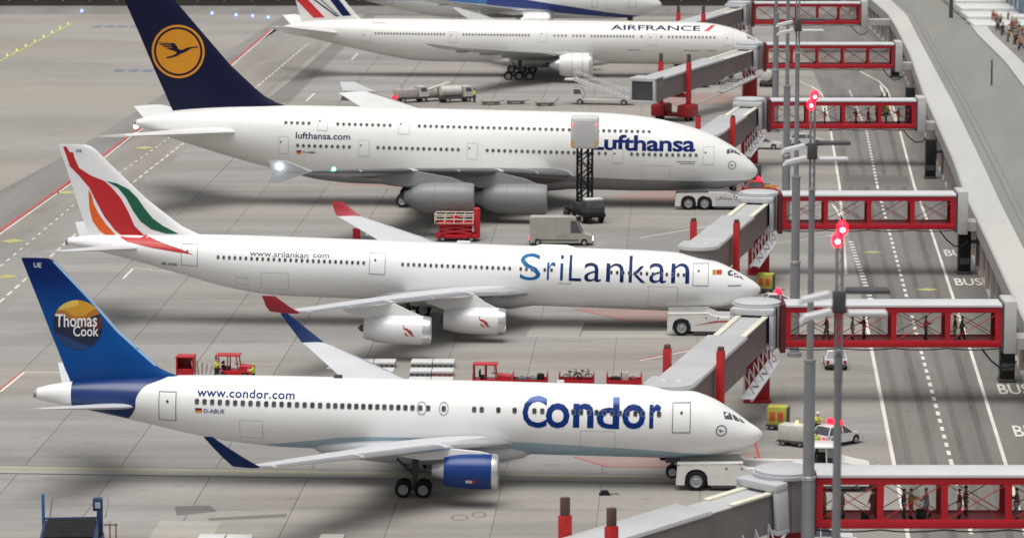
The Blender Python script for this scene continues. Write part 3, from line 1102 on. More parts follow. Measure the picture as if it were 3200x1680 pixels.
    def engine(s, x0, x1, y, z, r, m, lip=True, core=None, wingz=None, wingx=None, tail=.8, deco=None, pyl=WHITE, corem=None, seams=True):
        """x0 inlet, x1 end of the cowl"""
        L = x0 - x1
        for sg in (-1, 1):
            prof = [(x0 - .0 * L, r * .86), (x0 - .03 * L, r * .93), (x0 - .1 * L, r * .985), (x0 - .28 * L, r), (x0 - .55 * L, r * .99), (x0 - .8 * L, r * .93), (x1, r * tail)]
            inner = [(x1 + .02 * L, r * tail * .93), (x1 + .3 * L, r * tail * .8)]
            c = (0, sg * y, z)
            e = MB().lathe(prof + inner, c, 'x', 36).build('engine', m, s.root, angle=40)
            # inlet lip with duct, fan and spinner
            MB().lathe([(x0 - .11 * L, r * .99), (x0 - .04 * L, r * .955), (x0 + .006 * L, r * .9), (x0 + .004 * L, r * .84), (x0 - .05 * L, r * .79), (x0 - .16 * L, r * .8)], c, 'x', 36).build('inlet_lip', SILVER if lip else m, e, angle=50)
            f = MB()
            f.lathe([(x0 - .17 * L, r * .8), (x0 - .18 * L, .01)], c, 'x', 30, 0)
            f.lathe([(x0 - .02 * L, .01), (x0 - .1 * L, r * .16), (x0 - .17 * L, r * .24)], c, 'x', 16, 1)
            for i in range(22):
                a = 2 * pi * i / 22
                p = lambda rr, aa, xx: (xx, c[1] + rr * cos(aa), c[2] + rr * sin(aa))
                f.add([p(r * .2, a, x0 - .16 * L), p(r * .79, a, x0 - .15 * L), p(r * .79, a + .2, x0 - .168 * L), p(r * .2, a + .24, x0 - .168 * L)], [(0, 1, 2, 3)], 2)
            f.build('fan', [BLACK, MGREY, DGREY], e, clean=False)
            for t in (.3, .62) if seams else ():
                rr = r * (1.003 if t < .5 else .982)
                MB().lathe([(x0 - t * L, rr), (x0 - t * L - .045, rr)], c, 'x', 36, cap=False).build('cowl_seam', OUTD if m not in (BLUE,) else NAVY, e, clean=False)
            if core:
                MB().lathe([(x1 + .25 * L, r * .6), (x1, r * .55), (x1 - core * .55, r * .36), (x1 - core * .56, r * .3), (x1 - core * .4, r * .28)], c, 'x', 24).build('core_cowl', corem or SILVER, e)
            k = core or L * .1
            MB().lathe([(x1 + .1 * L, r * .34), (x1 - k * .6, r * .22), (x1 - k, .01)], c, 'x', 18).build('exhaust_cone', mat('exhaust_metal', (.12, .115, .11), .4, metal=.6), e)
            if wingz is not None:
                wx = wingx
                zt = z + r * .97
                q = []
                for xx, zl, zh, hw in ((x0 - .14 * L, zt - .1, zt + .03, .05), (x0 - .34 * L, zt - .2, zt + (wingz - zt) * .45, .2), (wx + .3, zt - .35, wingz - .02, .24), (wx - 1.6, zt - .5, wingz - .05, .26), (wx - 4.0, (zt + wingz) / 2 - .3, wingz - .15, .12)):
                    q.append([(xx, sg * y - hw, zl), (xx, sg * y + hw, zl), (xx, sg * y + hw * .8, zh), (xx, sg * y - hw * .8, zh)])
                MB().loft(q).build('pylon', pyl, e, angle=50)
            if sg < 0 and deco:
                deco(e, x0, x1, y, z, r)

    def gear(s, xs, y, z, r, top, name='main_gear'):
        for sg in (-1, 1):
            g = MB()
            xm = sum(xs) / len(xs)
            g.tube((xm, sg * y, z), (xm + .1, sg * (y - .4), top), .2, .26, 12)
            g.tube((max(xs), sg * y, z), (min(xs), sg * y, z), .14, .14, 8)
            g.tube((xm - 1.2, sg * y, top - .2), (xm, sg * y, z + .9), .09, .09, 8)
            o = g.build(name, DGREY, s.root)
            for x in xs:
                for d in (-.55, .55):
                    wheel('wheel', o, (x, sg * y + d, z), r, .42)

    def nose_gear(s, x, z, top):
        o = MB().tube((x, 0, z), (x, 0, top), .13, .16, 10).tube((x, -.34, z), (x, .34, z), .07, .07, 8).box(x - .5, -.5, top - .7, x + .5, -.44, top + .15, 0).box(x - .5, .44, top - .7, x + .5, .5, top + .15).build('nose_gear', DGREY, s.root)
        for d in (-.3, .3):
            wheel('wheel', o, (x, d, z), .45, .28)


_W = {}


def wheel(name, parent, c, r, w, hub=None):
    """tyre and hub turned about y; shared mesh"""
    k = (round(r, 3), round(w, 3))
    if k not in _W:
        b = MB()
        b.lathe([(-w / 2, r * .62), (-w / 2, r * .9), (-w * .36, r), (w * .36, r), (w / 2, r * .9), (w / 2, r * .62)], axis='y', n=22, mi=0, cap=False)
        b.lathe([(-w * .44, .01), (-w * .46, r * .2), (-w * .36, r * .28), (-w * .4, r * .58), (-w * .48, r * .63)], axis='y', n=16, mi=1, cap=False)
        b.lathe([(w * .48, r * .63), (w * .4, r * .58), (w * .36, r * .28), (w * .46, r * .2), (w * .44, .01)], axis='y', n=16, mi=1, cap=False)
        _W[k] = b.mesh('wheel', [TYRE, HUB], angle=40)
    return link(name, _W[k], parent, c)


def seq(a, b, n):
    return [a + (b - a) * i / (n - 1) for i in range(n)]


def ring(c, r0, r1, n=40, sx=1.0):
    out = []
    for i in range(n):
        a, b = 2 * pi * i / n, 2 * pi * (i + 1) / n
        out.append([(c[0] + r0 * cos(a) * sx, c[1] + r0 * sin(a)), (c[0] + r1 * cos(a) * sx, c[1] + r1 * sin(a)), (c[0] + r1 * cos(b) * sx, c[1] + r1 * sin(b)), (c[0] + r0 * cos(b) * sx, c[1] + r0 * sin(b))])
    return out


def disc(c, r, n=40):
    return [[(c[0] + r * cos(2 * pi * i / n), c[1] + r * sin(2 * pi * i / n)) for i in range(n)]]


# crane emblem in a unit circle (flying right)
CRANE = [[(-.95, .28), (-.18, .28), (-.05, .12), (.02, -.02), (.22, -.03), (.45, .09), (.95, .16), (.95, .11), (.62, .05), (.35, -.13), (.12, -.22), (-.1, -.36), (-.54, -.47), (-.58, -.41), (-.28, -.32), (-.05, -.2), (-.12, -.12), (-.5, -.01), (-.56, .04), (-.26, .045), (-.28, .075), (-.7, .08), (-.76, .13), (-.3, .13), (-.31, .16), (-.84, .17), (-.9, .215), (-.34, .22), (-.35, .245), (-.95, .25)]]


def crane(c, r):
    return [[(c[0] + u * r, c[1] + v * r) for u, v in p] for p in CRANE]

# ================================================================== airliner 1: blue tail (front)
FUSW = mat('fuselage_white', (0.80, 0.80, 0.79), 0.30, var=0.02, scale=.25, coat=.3)
REARB = (0.003, 0.027, 0.14)
skin = mask_mat('livery_white_blue', (0.80, 0.80, 0.79), [
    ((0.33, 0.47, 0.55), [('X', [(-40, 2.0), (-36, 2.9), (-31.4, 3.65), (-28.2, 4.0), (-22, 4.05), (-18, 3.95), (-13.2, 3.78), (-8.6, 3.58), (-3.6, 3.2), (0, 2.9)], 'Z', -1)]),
    (REARB, [('Z', [(2.5, -46.5), (4.13, -45.5), (4.64, -44.87), (5.46, -44.33), (6.24, -44.22), (6.65, -44.02), (7.05, -43.63), (7.24, -43.2), (7.55, -42.3), (7.9, -41.4)], 'X', -1),
             ('Z', [(2.5, -48.9), (7.9, -49.0)], 'X', 1)])])
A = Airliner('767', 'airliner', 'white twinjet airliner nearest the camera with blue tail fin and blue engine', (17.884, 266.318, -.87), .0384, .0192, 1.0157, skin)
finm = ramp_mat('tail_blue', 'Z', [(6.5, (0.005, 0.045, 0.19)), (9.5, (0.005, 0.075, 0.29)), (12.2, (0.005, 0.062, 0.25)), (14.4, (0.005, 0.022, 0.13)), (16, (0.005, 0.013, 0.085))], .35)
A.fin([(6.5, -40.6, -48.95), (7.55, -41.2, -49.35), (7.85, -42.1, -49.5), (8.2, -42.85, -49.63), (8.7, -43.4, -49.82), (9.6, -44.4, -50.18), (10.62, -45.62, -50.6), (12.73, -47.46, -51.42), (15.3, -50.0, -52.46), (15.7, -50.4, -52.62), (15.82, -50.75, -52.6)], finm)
A.finpatch('fin_edge', [[(-42.95, 8.35), (-43.5, 8.9), (-45.72, 10.8), (-47.56, 12.9), (-50.2, 15.6), (-50.42, 15.6), (-47.7, 12.8), (-45.84, 10.7), (-43.6, 8.72), (-43.1, 8.3)]], mat('edge_blue', (.25, .42, .62), .4))
globe = mask_mat('globe_print', (0.003, 0.009, 0.04), [
    ((0.005, 0.035, 0.15), [('X', [(-51, 10.6), (-49.8, 10.4), (-48.6, 9.9), (-46, 9.2)], 'Z', -1)]),
    ((0.40, 0.15, 0.02), [('X', [(-51, 11.5), (-49.8, 11.75), (-48.6, 11.4), (-47.6, 11.75), (-46, 12.4)], 'Z', 1)]),
    ((0.58, 0.30, 0.02), [('X', [(-51, 11.9), (-49.8, 12.15), (-48.6, 11.75), (-47.6, 12.2), (-46, 13)], 'Z', 1)]),
    ((0.70, 0.48, 0.10), [('X', [(-51, 12.0), (-50, 12.2), (-49.2, 12.35), (-48.4, 12.62), (-46, 13.4)], 'Z', 1), ('Z', [(11, -48.3), (13, -48.6)], 'X', -1)]),
    ((0.10, 0.02, 0.02), [('X', [(-49, 11.1), (-48.3, 11.0), (-47.2, 10.9), (-46, 11)], 'Z', 1), ('X', [(-49, 11.4), (-48.3, 11.4), (-47.2, 11.7), (-46, 12)], 'Z', -1), ('Z', [(10, -48.5), (12, -48.5)], 'X', 1)])])
g = A.finpatch('globe_emblem', disc((-48.62, 11.14), 1.77), globe, .025)
A.finletters('emblem_letters', 'Thomas', -50.2, -47.22, 10.92, 11.86, WHITE, .012, .035, .045)
A.finletters('emblem_letters', 'Cook', -48.92, -47.1, 10.3, 11.06, WHITE, .012, .035, .045)
A.finletters('fin_letters', 'UE', -51.75, -51.2, 15.15, 15.5, mat('letter_pale', (.55, .6, .68), .5), .02)
A.wing([(-17.6, 2.0, 3.75, 10.0, .13), (-21.6, 8.0, 4.55, 6.6, .115), (-32.3, 23.2, 6.0, 2.15, .10, 0), (-33.1, 23.95, 6.12, 1.8, .10, 0)],
       [(-33.12, 23.95, 6.14, 1.78, .10, .45), (-34.1, 24.4, 6.8, 1.4, .09, 1.15), (-35.1, 24.7, 7.5, 1.0, .08, 1.3), (-36.1, 24.9, 8.23, .6, .08, 1.35)], mat('winglet_navy', (.005, .02, .095), .5, spec=.15), name='wing', droop=.11)
A.stab([(-44.0, .9, 5.5, 5.6, .1), (-49.7, 9.3, 6.75, 1.8, .09)], WINGGREY)
A.fairing(-15.6, -32.5, 3.15, 2.62, 1.35, WINGGREY)


def deco1(e, x0, x1, y, z, r):
    def fn(u, v):
        return (u, -y - sqrt(max(0, (r * .995) ** 2 - (v - z) ** 2)) - .02, v)
    for k in range(3):
        a = x0 - 2.15 + k * .15
        wrapped('engine_marking', poly_mesh([[(a, z - .62), (a + .11, z - .62), (a + .11, z - .42), (a, z - .42)]]), fn, WHITE, e, .5, .1)
    wrapped('engine_marking', poly_mesh([[(x0 - 1.62 + .14 * cos(a), z - .5 + .14 * sin(a)) for a in [i * pi / 4 for i in range(8)]]]), fn, RED, e, .5, .1)


A.engine(-18.35, -22.05, 7.9, 2.95, 1.25, BLUE, core=1.5, wingz=4.5, wingx=-22.0, deco=deco1, seams=False)
A.gear([-25.05, -23.65], 4.5, .95, .58, 3.2)
A.nose_gear(-6.3, 1.7, 3.1)
p = A.pane(.24, .34, .08, .3, mat('window_rim', (.17, .175, .19), .6, spec=.1))
xs = seq(-39.87, -35.52, 9) + seq(-34.95, -31.15, 8) + seq(-30.57, -24.65, 13) + [-24.1, -23.54, -22.45, -20.31, -19.78, -18.61, -17.47, -16.08, -15.53] + seq(-13.35, -9.0, 9) + [-8.47, -7.88, -7.35]
A.window_row(xs, 6.2, p)
for x in (-24.0, -22.45):
    A.patch('emergency_exit', ring((x, 6.2), .40, .46, 28, .74), OUTD, .02, du=.2, dv=.1)
A.door(-42.56, -41.4, 4.78, 6.76, dot=.5)
A.door(-6.36, -5.18, 4.98, 6.93, dot=.5)
NB = ramp_mat('name_blue', 'Z', [(5.0, (.004, .028, .17)), (6.72, (.004, .028, .17)), (6.9, (.11, .17, .45)), (7.3, (.16, .23, .52))])
for ch, x0, x1, z0, z1 in (('C', -16.92, -15.2, 5.05, 7.2), ('o', -15.28, -13.6, 5.06, 6.78), ('n', -13.36, -11.92, 5.14, 6.8), ('d', -11.72, -10.12, 5.12, 7.22), ('o', -9.93, -8.3, 5.14, 6.84), ('r', -8.02, -7.2, 5.22, 6.86)):
    A.letters('name_lettering', ch, x0, x1, z0, z1, NB, .02)
A.letters('web_lettering', 'www.condor.com', -39.9, -32.97, 6.56, 7.12, TBLUE, .016, spacing=1.05)
A.letters('registration', 'D-ABUE', -39.36, -37.9, 5.45, 5.74, TBLUE, .01)
for i, (c, m) in enumerate(((.02, 'flag_black'), (.5, 'flag_red'), (.6, 'flag_gold'))):
    A.patch('flag', [[(-39.98, 5.66 - i * .105), (-39.5, 5.66 - i * .105), (-39.5, 5.765 - i * .105), (-39.98, 5.765 - i * .105)]], mat(m, ((.01, .01, .01), (.5, .01, .01), (.6, .4, .02))[i], .5))
for q in ([(-2.84, 6.3), (-2.34, 6.16), (-2.12, 5.74), (-2.7, 5.84)], [(-2.24, 6.1), (-1.88, 5.88), (-1.6, 5.54), (-2.02, 5.7)], [(-1.78, 5.82), (-1.5, 5.65), (-1.25, 5.38), (-1.5, 5.5)]):
    A.patch('cockpit_window', [q], COCKPIT, .02)
A.patch('crane_emblem', ring((-2.95, 5.07), .33, .39, 28), TNAVY)
A.patch('crane_emblem', crane((-2.95, 5.07), .3), TNAVY, .025)
for x0, x1, z0, z1 in ((-12.8, -10.4, 3.4, 4.9), (-36.8, -35.2, 3.7, 5.0)):
    A.door(x0, x1, z0, z1, 'cargo_door', .02, OUT, False)
MB().box(-30.4, -.2, 7.74, -29.8, .2, 8.0, ch=.05).build('antenna', DGREY, A.root)
MB().box(-14.6, -.06, 7.74, -14.1, .06, 8.05).build('antenna', WHITE, A.root)

# ================================================================== airliner 2: red, orange and green swoosh tail
LGF = (0.56, 0.57, 0.58)
A = Airliner('340', 'airliner', 'white four-engined airliner with red, green and orange ribbons on its tail fin', (22.285, 336.38, -.649), .0489, .0311, 1.0117, mat('fuselage_white_b', (.80, .80, .795), .3, var=.02, scale=.25, coat=.3))
A.fin([(6.2, -49.0, -60.2), (6.94, -50.1, -60.46), (7.3, -51.0, -60.6), (7.7, -51.89, -60.72), (8.67, -53.27, -61.06), (10.1, -55.2, -61.56), (12.86, -58.24, -62.5), (14.3, -59.76, -63.02), (14.58, -60.2, -63.1), (14.68, -60.6, -63.05)], mat('tail_white', (.78, .78, .785), .35, var=.02))
SRED = mat('ribbon_red', (.48, .012, .018), .4)
SGRN = mat('ribbon_green', (.005, .10, .05), .4)
SORG = mat('ribbon_orange', (.75, .11, .01), .4)
A.finpatch('ribbon', [[(-62.69, 14.46), (-62.34, 13.52), (-62.06, 12.72), (-61.23, 11.93), (-60.26, 10.87), (-59.56, 9.53), (-58.86, 8.32), (-57.88, 7.13), (-57.1, 6.55), (-54.4, 6.5), (-55.14, 6.72), (-56.12, 7.61), (-56.68, 8.82), (-57.38, 10.02), (-58.21, 10.95), (-58.9, 11.54), (-60.14, 11.97), (-61.24, 12.61), (-61.85, 13.2), (-61.65, 13.5), (-61.75, 13.95), (-62.0, 13.75), (-62.1, 14.0), (-62.42, 14.5)]], SRED)
A.finpatch('ribbon', [[(-58.77, 11.54), (-57.81, 11.37), (-56.71, 10.87), (-55.88, 10.08), (-55.19, 9.15), (-54.49, 8.35), (-53.53, 7.7), (-52.1, 7.05), (-53.24, 7.03), (-54.61, 7.39), (-55.58, 8.04), (-56.27, 8.97), (-56.97, 10.17), (-57.67, 10.97)]], SGRN)
A.finpatch('ribbon', [[(-60.36, 10.73), (-60.04, 10.2), (-59.83, 9.38), (-59.41, 8.58), (-58.71, 7.64), (-57.6, 6.5), (-58.42, 6.56), (-59.24, 6.94), (-59.94, 7.87), (-60.23, 8.96)]], SORG)
A.patch('ribbon', [[(-58.05, 7.3), (-57.3, 6.6), (-56.65, 6.3), (-54.38, 5.9), (-50.5, 5.46), (-51.62, 5.88), (-53.89, 6.5), (-54.9, 6.8), (-55.5, 7.3)]], SRED, .025)
A.finletters('fin_letters', 'DE', -61.5, -61.0, 14.02, 14.28, TGREY, .02)
RWL = mat('winglet_red', (.36, .018, .03), .45)
A.wing([(-20.5, 2.2, 3.15, 11.0, .13), (-25.0, 9.4, 3.95, 7.2, .115), (-31.3, 19.2, 4.6, 4.7, .11), (-37.4, 28.3, 4.98, 2.75, .10, 0), (-38.15, 29.1, 5.06, 2.5, .10, 0)],
       [(-38.17, 29.1, 5.08, 2.48, .1, .45), (-38.9, 29.35, 5.5, 2.05, .08, 1.1), (-39.5, 29.5, 5.95, 1.6, .08, 1.3), (-40.2, 29.62, 6.45, 1.1, .08, 1.35)], RWL, droop=.11)
A.stab([(-55.2, 1.0, 5.7, 5.8, .1), (-61.1, 9.6, 6.4, 2.0, .09)], WINGGREY)
A.fairing(-18.5, -36.5, 2.5, 2.75, 1.25, mat('belly_grey', LGF, .4))


def deco2(e, x0, x1, y, z, r):
    def fn(u, v):
        return (u, -y - sqrt(max(0, (r * .985) ** 2 - (v - z) ** 2)) - .03, v)
    cx, cz = x0 - 1.75, z + .05
    for pts, m in (([(-.62, .62), (-.5, .2), (-.2, .1), (.05, -.2), (.3, -.45), (.7, -.5), (.35, -.3), (.15, 0), (-.1, .3), (-.45, .35), (-.5, .55)], SRED), ([(-.35, -.05), (-.15, -.3), (.1, -.5), (-.2, -.45), (-.4, -.25)], SRED), ([(.0, .28), (.25, .1), (.45, -.25), (.6, -.38), (.3, -.2), (.15, .05)], SGRN)):
        wrapped('engine_emblem', poly_mesh([[(cx + a * .85, cz + b * .85) for a, b in pts]]), fn, m, e, .3, .1)


EWH = mat('engine_white', (.74, .74, .74), .32, coat=.3, var=.03)
A.engine(-22.25, -27.6, 9.37, 1.72, 1.2, EWH, wingz=3.95, wingx=-25.2, tail=.72, deco=deco2, seams=False)
A.engine(-28.1, -33.7, 19.2, 2.34, 1.24, EWH, wingz=4.55, wingx=-31.5, tail=.72, deco=deco2, seams=False)
A.gear([-32.2, -30.4], 5.2, .2, .68, 2.4)
A.nose_gear(-6.6, 1.0, 2.6)
p = A.pane(.2, .30, .06)
A.window_row(seq(-48.3, -35.3, 27) + seq(-31.83, -22.31, 20) + [-21.33, -20.83, -20.33, -19.2, -18.6] + seq(-13.31, -9.62, 8) + seq(-8.9, -6.88, 5), 5.36, p)
for x0, x1, z0, z1 in ((-51.6, -50.2, 4.5, 6.34), (-34.75, -33.4, 4.46, 6.2), (-6.04, -4.74, 4.5, 6.3)):
    A.door(x0, x1, z0, z1, dot=.35, w=.04)
A.patch('sill_mark', [[(-17.95, 4.22), (-16.8, 4.22), (-16.8, 4.29), (-17.95, 4.29)]], OUT)
for x0, x1, z0, z1 in ((-44.39, -41.99, 2.66, 4.17), (-9.96, -7.41, 2.3, 4.28), (-46.6, -45.6, 2.95, 3.6)):
    A.door(x0, x1, z0, z1, 'cargo_door', .022, OUT, False)
LET = ramp_mat('name_ocean', 'X', [(-21.4, (.01, .15, .36)), (-18.0, (.008, .07, .24)), (-16.5, (.006, .018, .09)), (-6.0, (.008, .022, .12))])
A.letters('name_lettering', 'S', -21.4, -19.55, 4.42, 6.66, LET, -.004)
A.letters('name_lettering', 'r', -19.0, -18.25, 4.5, 6.05, LET, -.004)
A.letters('name_lettering', 'i', -17.85, -17.55, 4.5, 6.62, LET, -.004)
A.letters('name_lettering', 'L', -17.05, -15.95, 4.5, 6.64, LET, -.004)
A.letters('name_lettering', 'a', -15.7, -14.2, 4.5, 6.12, LET, -.004)
A.letters('name_lettering', 'n', -13.75, -12.2, 4.55, 6.15, LET, -.004)
A.letters('name_lettering', 'k', -11.75, -10.25, 4.57, 6.75, LET, -.004)
A.letters('name_lettering', 'a', -9.95, -8.45, 4.6, 6.28, LET, -.004)
A.letters('name_lettering', 'n', -8.0, -6.4, 4.65, 6.32, LET, -.004)
A.letters('web_lettering', 'www.srilankan', -45.5, -40.25, 5.6, 6.08, TGREY, .006)
A.letters('web_lettering', 'com', -39.85, -38.42, 5.68, 5.98, TGREY, .006)
A.letters('registration', '4R-ADE', -53.5, -52.0, 4.36, 4.62, TNAVY, .012)
A.patch('small_marking', [[(-2.95 + i * .15, 4.43), (-2.84 + i * .15, 4.43), (-2.84 + i * .15, 4.53), (-2.95 + i * .15, 4.53)] for i in range(8)], TNAVY)
A.patch('flag', [[(-4.35, 5.43), (-3.5, 5.43), (-3.5, 5.83), (-4.35, 5.83)]], mat('flag_amber', (.6, .28, .02), .5))
A.patch('flag_field', [[(-3.98, 5.49), (-3.56, 5.49), (-3.56, 5.77), (-3.98, 5.77)]], mat('flag_crimson', (.35, .02, .04), .5), .026)
A.patch('flag_field', [[(-4.29, 5.49), (-4.18, 5.49), (-4.18, 5.77), (-4.29, 5.77)]], mat('flag_green', (.01, .16, .08), .5), .026)
for q in ([(-3.02, 5.64), (-2.74, 5.73), (-2.52, 5.61), (-2.53, 5.29), (-2.98, 5.34)], [(-2.44, 5.54), (-2.14, 5.38), (-1.96, 5.10), (-2.42, 5.2)], [(-2.02, 5.3), (-1.76, 5.16), (-1.56, 4.94), (-1.84, 5.05)]):
    A.patch('cockpit_window', [q], COCKPIT, .02)
MB().box(-27.2, -.25, 7.05, -26.0, .25, 7.32, ch=.06).build('antenna', WHITE, A.root)
MB().lathe([(-20.6, .01), (-19.6, .3), (-17.4, .32), (-16.2, .01)], (0, 0, 7.0), 'x', 12).build('antenna_blister', WHITE, A.root)

# ================================================================== airliner 3: double-decker with dark blue tail
BGREY = (0.25, 0.255, 0.265)
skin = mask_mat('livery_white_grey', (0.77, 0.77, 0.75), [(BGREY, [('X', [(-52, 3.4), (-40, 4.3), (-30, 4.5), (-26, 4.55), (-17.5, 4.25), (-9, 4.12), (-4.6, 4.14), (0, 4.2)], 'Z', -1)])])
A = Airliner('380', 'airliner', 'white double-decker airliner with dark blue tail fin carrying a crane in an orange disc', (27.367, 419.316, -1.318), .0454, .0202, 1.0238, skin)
A.fin([(9.3, -50.8, -63.9), (11.0, -51.9, -64.65), (11.3, -52.9, -64.8), (12.0, -54.2, -65.1), (12.85, -55.24, -65.5), (15.28, -57.93, -66.6), (18.5, -60.8, -68.0), (22.26, -64.14, -69.7), (24.2, -65.9, -70.5), (24.6, -66.8, -70.5)], NAVY, .085)
ORG = mat('emblem_orange', (.62, .25, .008), .4, var=.03)
A.finpatch('emblem_ring', ring((-63.65, 16.63), 2.68, 2.93, 48), ORG, .03)
A.finpatch('emblem_disc', disc((-63.65, 16.63), 2.44, 48), ORG, .03)
A.finpatch('crane_emblem', crane((-63.65, 16.9), 2.3), NAVY, .05)
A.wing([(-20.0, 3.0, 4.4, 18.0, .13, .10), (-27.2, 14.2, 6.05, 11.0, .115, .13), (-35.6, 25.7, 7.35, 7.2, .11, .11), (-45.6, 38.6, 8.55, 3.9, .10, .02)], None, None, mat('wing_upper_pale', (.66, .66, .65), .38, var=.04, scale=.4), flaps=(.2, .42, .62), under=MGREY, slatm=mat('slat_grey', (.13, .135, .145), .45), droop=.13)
for sg in (-1, 1):
    MB().loft([[(-44.6 - .4, sg * 38.9, 8.7), (-45.2, sg * 38.98, 8.62), (-49.0, sg * 38.98, 8.62), (-49.0, sg * 38.86, 8.7)], [(-47.6, sg * 39.35, 9.75), (-47.7, sg * 39.42, 9.75), (-49.4, sg * 39.42, 9.75), (-49.4, sg * 39.33, 9.75)]]).build('wingtip_fence', WINGGREY, A.root)
    MB().loft([[(-45.2, sg * 38.86, 8.6), (-45.2, sg * 38.98, 8.6), (-48.9, sg * 38.98, 8.6), (-48.9, sg * 38.86, 8.6)], [(-48.3, sg * 39.3, 7.5), (-48.3, sg * 39.38, 7.5), (-49.3, sg * 39.38, 7.5), (-49.3, sg * 39.3, 7.5)]]).build('wingtip_fence', MGREY, A.root)
MB().ball((-48.3, -39.5, 9.0), .17).build('strobe', WLAMP, A.root)
MB().ball((-43.2, -35.6, 8.55), .2).build('position_light', GLAMP, A.root)
MB().ball((-68.3, 0, 8.25), .25).build('tail_light', WLAMP, A.root)
A.stab([(-56.0, 1.5, 8.15, 10.6, .1), (-67.0, 15.1, 8.95, 3.7, .09)], WHITE)
A.fairing(-17.5, -44, 3.6, 4.1, 1.55, mat('belly_dark', BGREY, .4))
EGR = mat('engine_grey', (.215, .22, .23), .42, var=.05)
A.engine(-22.5, -29.2, 14.9, 3.28, 1.68, EGR, lip=False, core=1.5, corem=EGR, wingz=6.1, wingx=-28, tail=.66, pyl=mat('pylon_grey', (.27, .275, .28), .45))
A.engine(-29.65, -36.0, 25.7, 4.6, 1.68, EGR, lip=False, core=1.4, corem=EGR, wingz=7.3, wingx=-35.6, tail=.66, pyl=mat('pylon_grey', (.27, .275, .28), .45))
A.gear([-38.6, -36.8, -35.0], 3.0, 1.3, .7, 3.6, 'body_gear')
A.gear([-34.4, -32.7], 6.2, 1.35, .7, 4.4, 'wing_gear')
A.nose_gear(-6.9, 1.9, 3.2)
p = A.pane(.24, .32, .16, .5)
A.window_row(seq(-51.48, -48.95, 5) + seq(-45.8, -40.1, 10) + seq(-36.92, -21.26, 26) + seq(-20.6, -17.5, 6) + seq(-16.87, -11.94, 9), 9.39, p)
A.window_row(seq(-50.1, -44.44, 10) + seq(-41.33, -32.59, 15) + seq(-29.43, -20.0, 16) + seq(-19.4, -16.6, 5) + seq(-13.76, -6.79, 12), 7.0, p)
for x0, x1, z0, z1 in ((-47.99, -46.92, 8.72, 10.09), (-39.16, -38.0, 8.54, 10.06), (-52.17, -51.15, 6.05, 7.93), (-43.41, -42.31, 6.05, 7.77), (-31.59, -30.52, 6.03, 7.74), (-15.83, -14.72, 6.02, 7.48), (-5.99, -4.87, 6.03, 7.87)):
    A.door(x0, x1, z0, z1, dot=.2, w=.03, m=OUT)
for x0, x1, z0, z1 in ((-12.6, -9.6, 4.25, 5.8),):
    A.door(x0, x1, z0, z1, 'cargo_door', .02, OUT, False)
A.letters('name_lettering', 'Lufthansa', -18.2, -6.88, 7.36, 9.05, mat('name_navy', (.008, .018, .13), .6, spec=.1), .026, spacing=.96)
A.letters('web_lettering', 'lufthansa.com', -50.33, -44.37, 7.76, 8.46, TNAVY, .014)
A.letters('registration', 'D-AIMA', -49.5, -48.1, 6.16, 6.42, TNAVY, .01)
for i, m in enumerate(('flag_black', 'flag_red', 'flag_gold')):
    A.patch('flag', [[(-50.22, 6.33 - i * .14), (-49.69, 6.33 - i * .14), (-49.69, 6.47 - i * .14), (-50.22, 6.47 - i * .14)]], MATS[m])
for q in ([(-3.47, 7.49), (-3.2, 7.62), (-3.04, 7.19), (-3.46, 7.1)], [(-3.1, 7.6), (-2.8, 7.55), (-2.62, 7.18), (-2.98, 7.18)], [(-2.7, 7.46), (-2.42, 7.34), (-2.25, 7.02), (-2.56, 7.1)], [(-2.34, 7.26), (-2.08, 7.1), (-1.92, 6.84), (-2.18, 6.96)]):
    A.patch('cockpit_window', [q], COCKPIT, .02)
A.patch('crane_emblem', ring((-2.86, 5.92), .38, .45, 28), TGREY)
A.patch('crane_emblem', crane((-2.86, 5.92), .36), TGREY, .025)
A.patch('small_marking', [[(-8.9 + i * .21, 6.25), (-8.75 + i * .21, 6.25), (-8.75 + i * .21, 6.34), (-8.9 + i * .21, 6.34)] for i in range(10)] + [[(-8.5 + i * .2, 6.03), (-8.36 + i * .2, 6.03), (-8.36 + i * .2, 6.11), (-8.5 + i * .2, 6.11)] for i in range(8)], TNAVY)

# ================================================================== airliner 4: striped tail
A = Airliner('777', 'airliner', 'white twinjet airliner with red and navy stripes on its white tail fin', (37.86, 566.64, 0.0), .0454, .008, 1.0, mat('fuselage_white_c', (.73, .72, .69), .34, var=.02, scale=.25, coat=.2))
A.fin([(6.8, -59.0, -69.6), (8.0, -60.6, -69.9), (8.3, -61.1, -70.0), (9.2, -61.9, -70.25), (10.88, -63.36, -70.72), (14, -66.1, -71.6), (17.0, -68.8, -72.5), (17.3, -69.6, -72.5)], mat('tail_white_b', (.74, .73, .71), .35), .09)
for q, m in (([(-70.6, 10.8), (-68.75, 10.82), (-66.22, 8.2), (-67.94, 8.1)], mat('stripe_red', (.55, .02, .03), .4)), ([(-67.95, 10.83), (-67.6, 10.83), (-64.15, 8.4), (-64.5, 8.35)], TNAVY), ([(-66.95, 10.84), (-66.68, 10.84), (-63.85, 8.4), (-64.05, 8.4)], TGREY), ([(-65.42, 10.86), (-64.05, 10.87), (-62.2, 8.52), (-63.55, 8.45)], TNAVY)):
    k = 2.6
    (ax, az), (bx, bz), (cx, cz), (dx, dz) = q
    A.finpatch('stripe', [[(ax - (dx - ax) * k, az - (dz - az) * k), (bx - (cx - bx) * k, bz - (cz - bz) * k), (cx, cz), (dx, dz)]], m)
A.wing([(-25.3, 2.4, 3.0, 13.0, .13), (-30.4, 9.8, 3.9, 8.6, .115), (-44.2, 29.5, 6.5, 3.0, .10), (-48.2, 32.6, 7.3, .7, .09)], None, None, mat('wing_grey_b', (.42, .42, .41), .42))
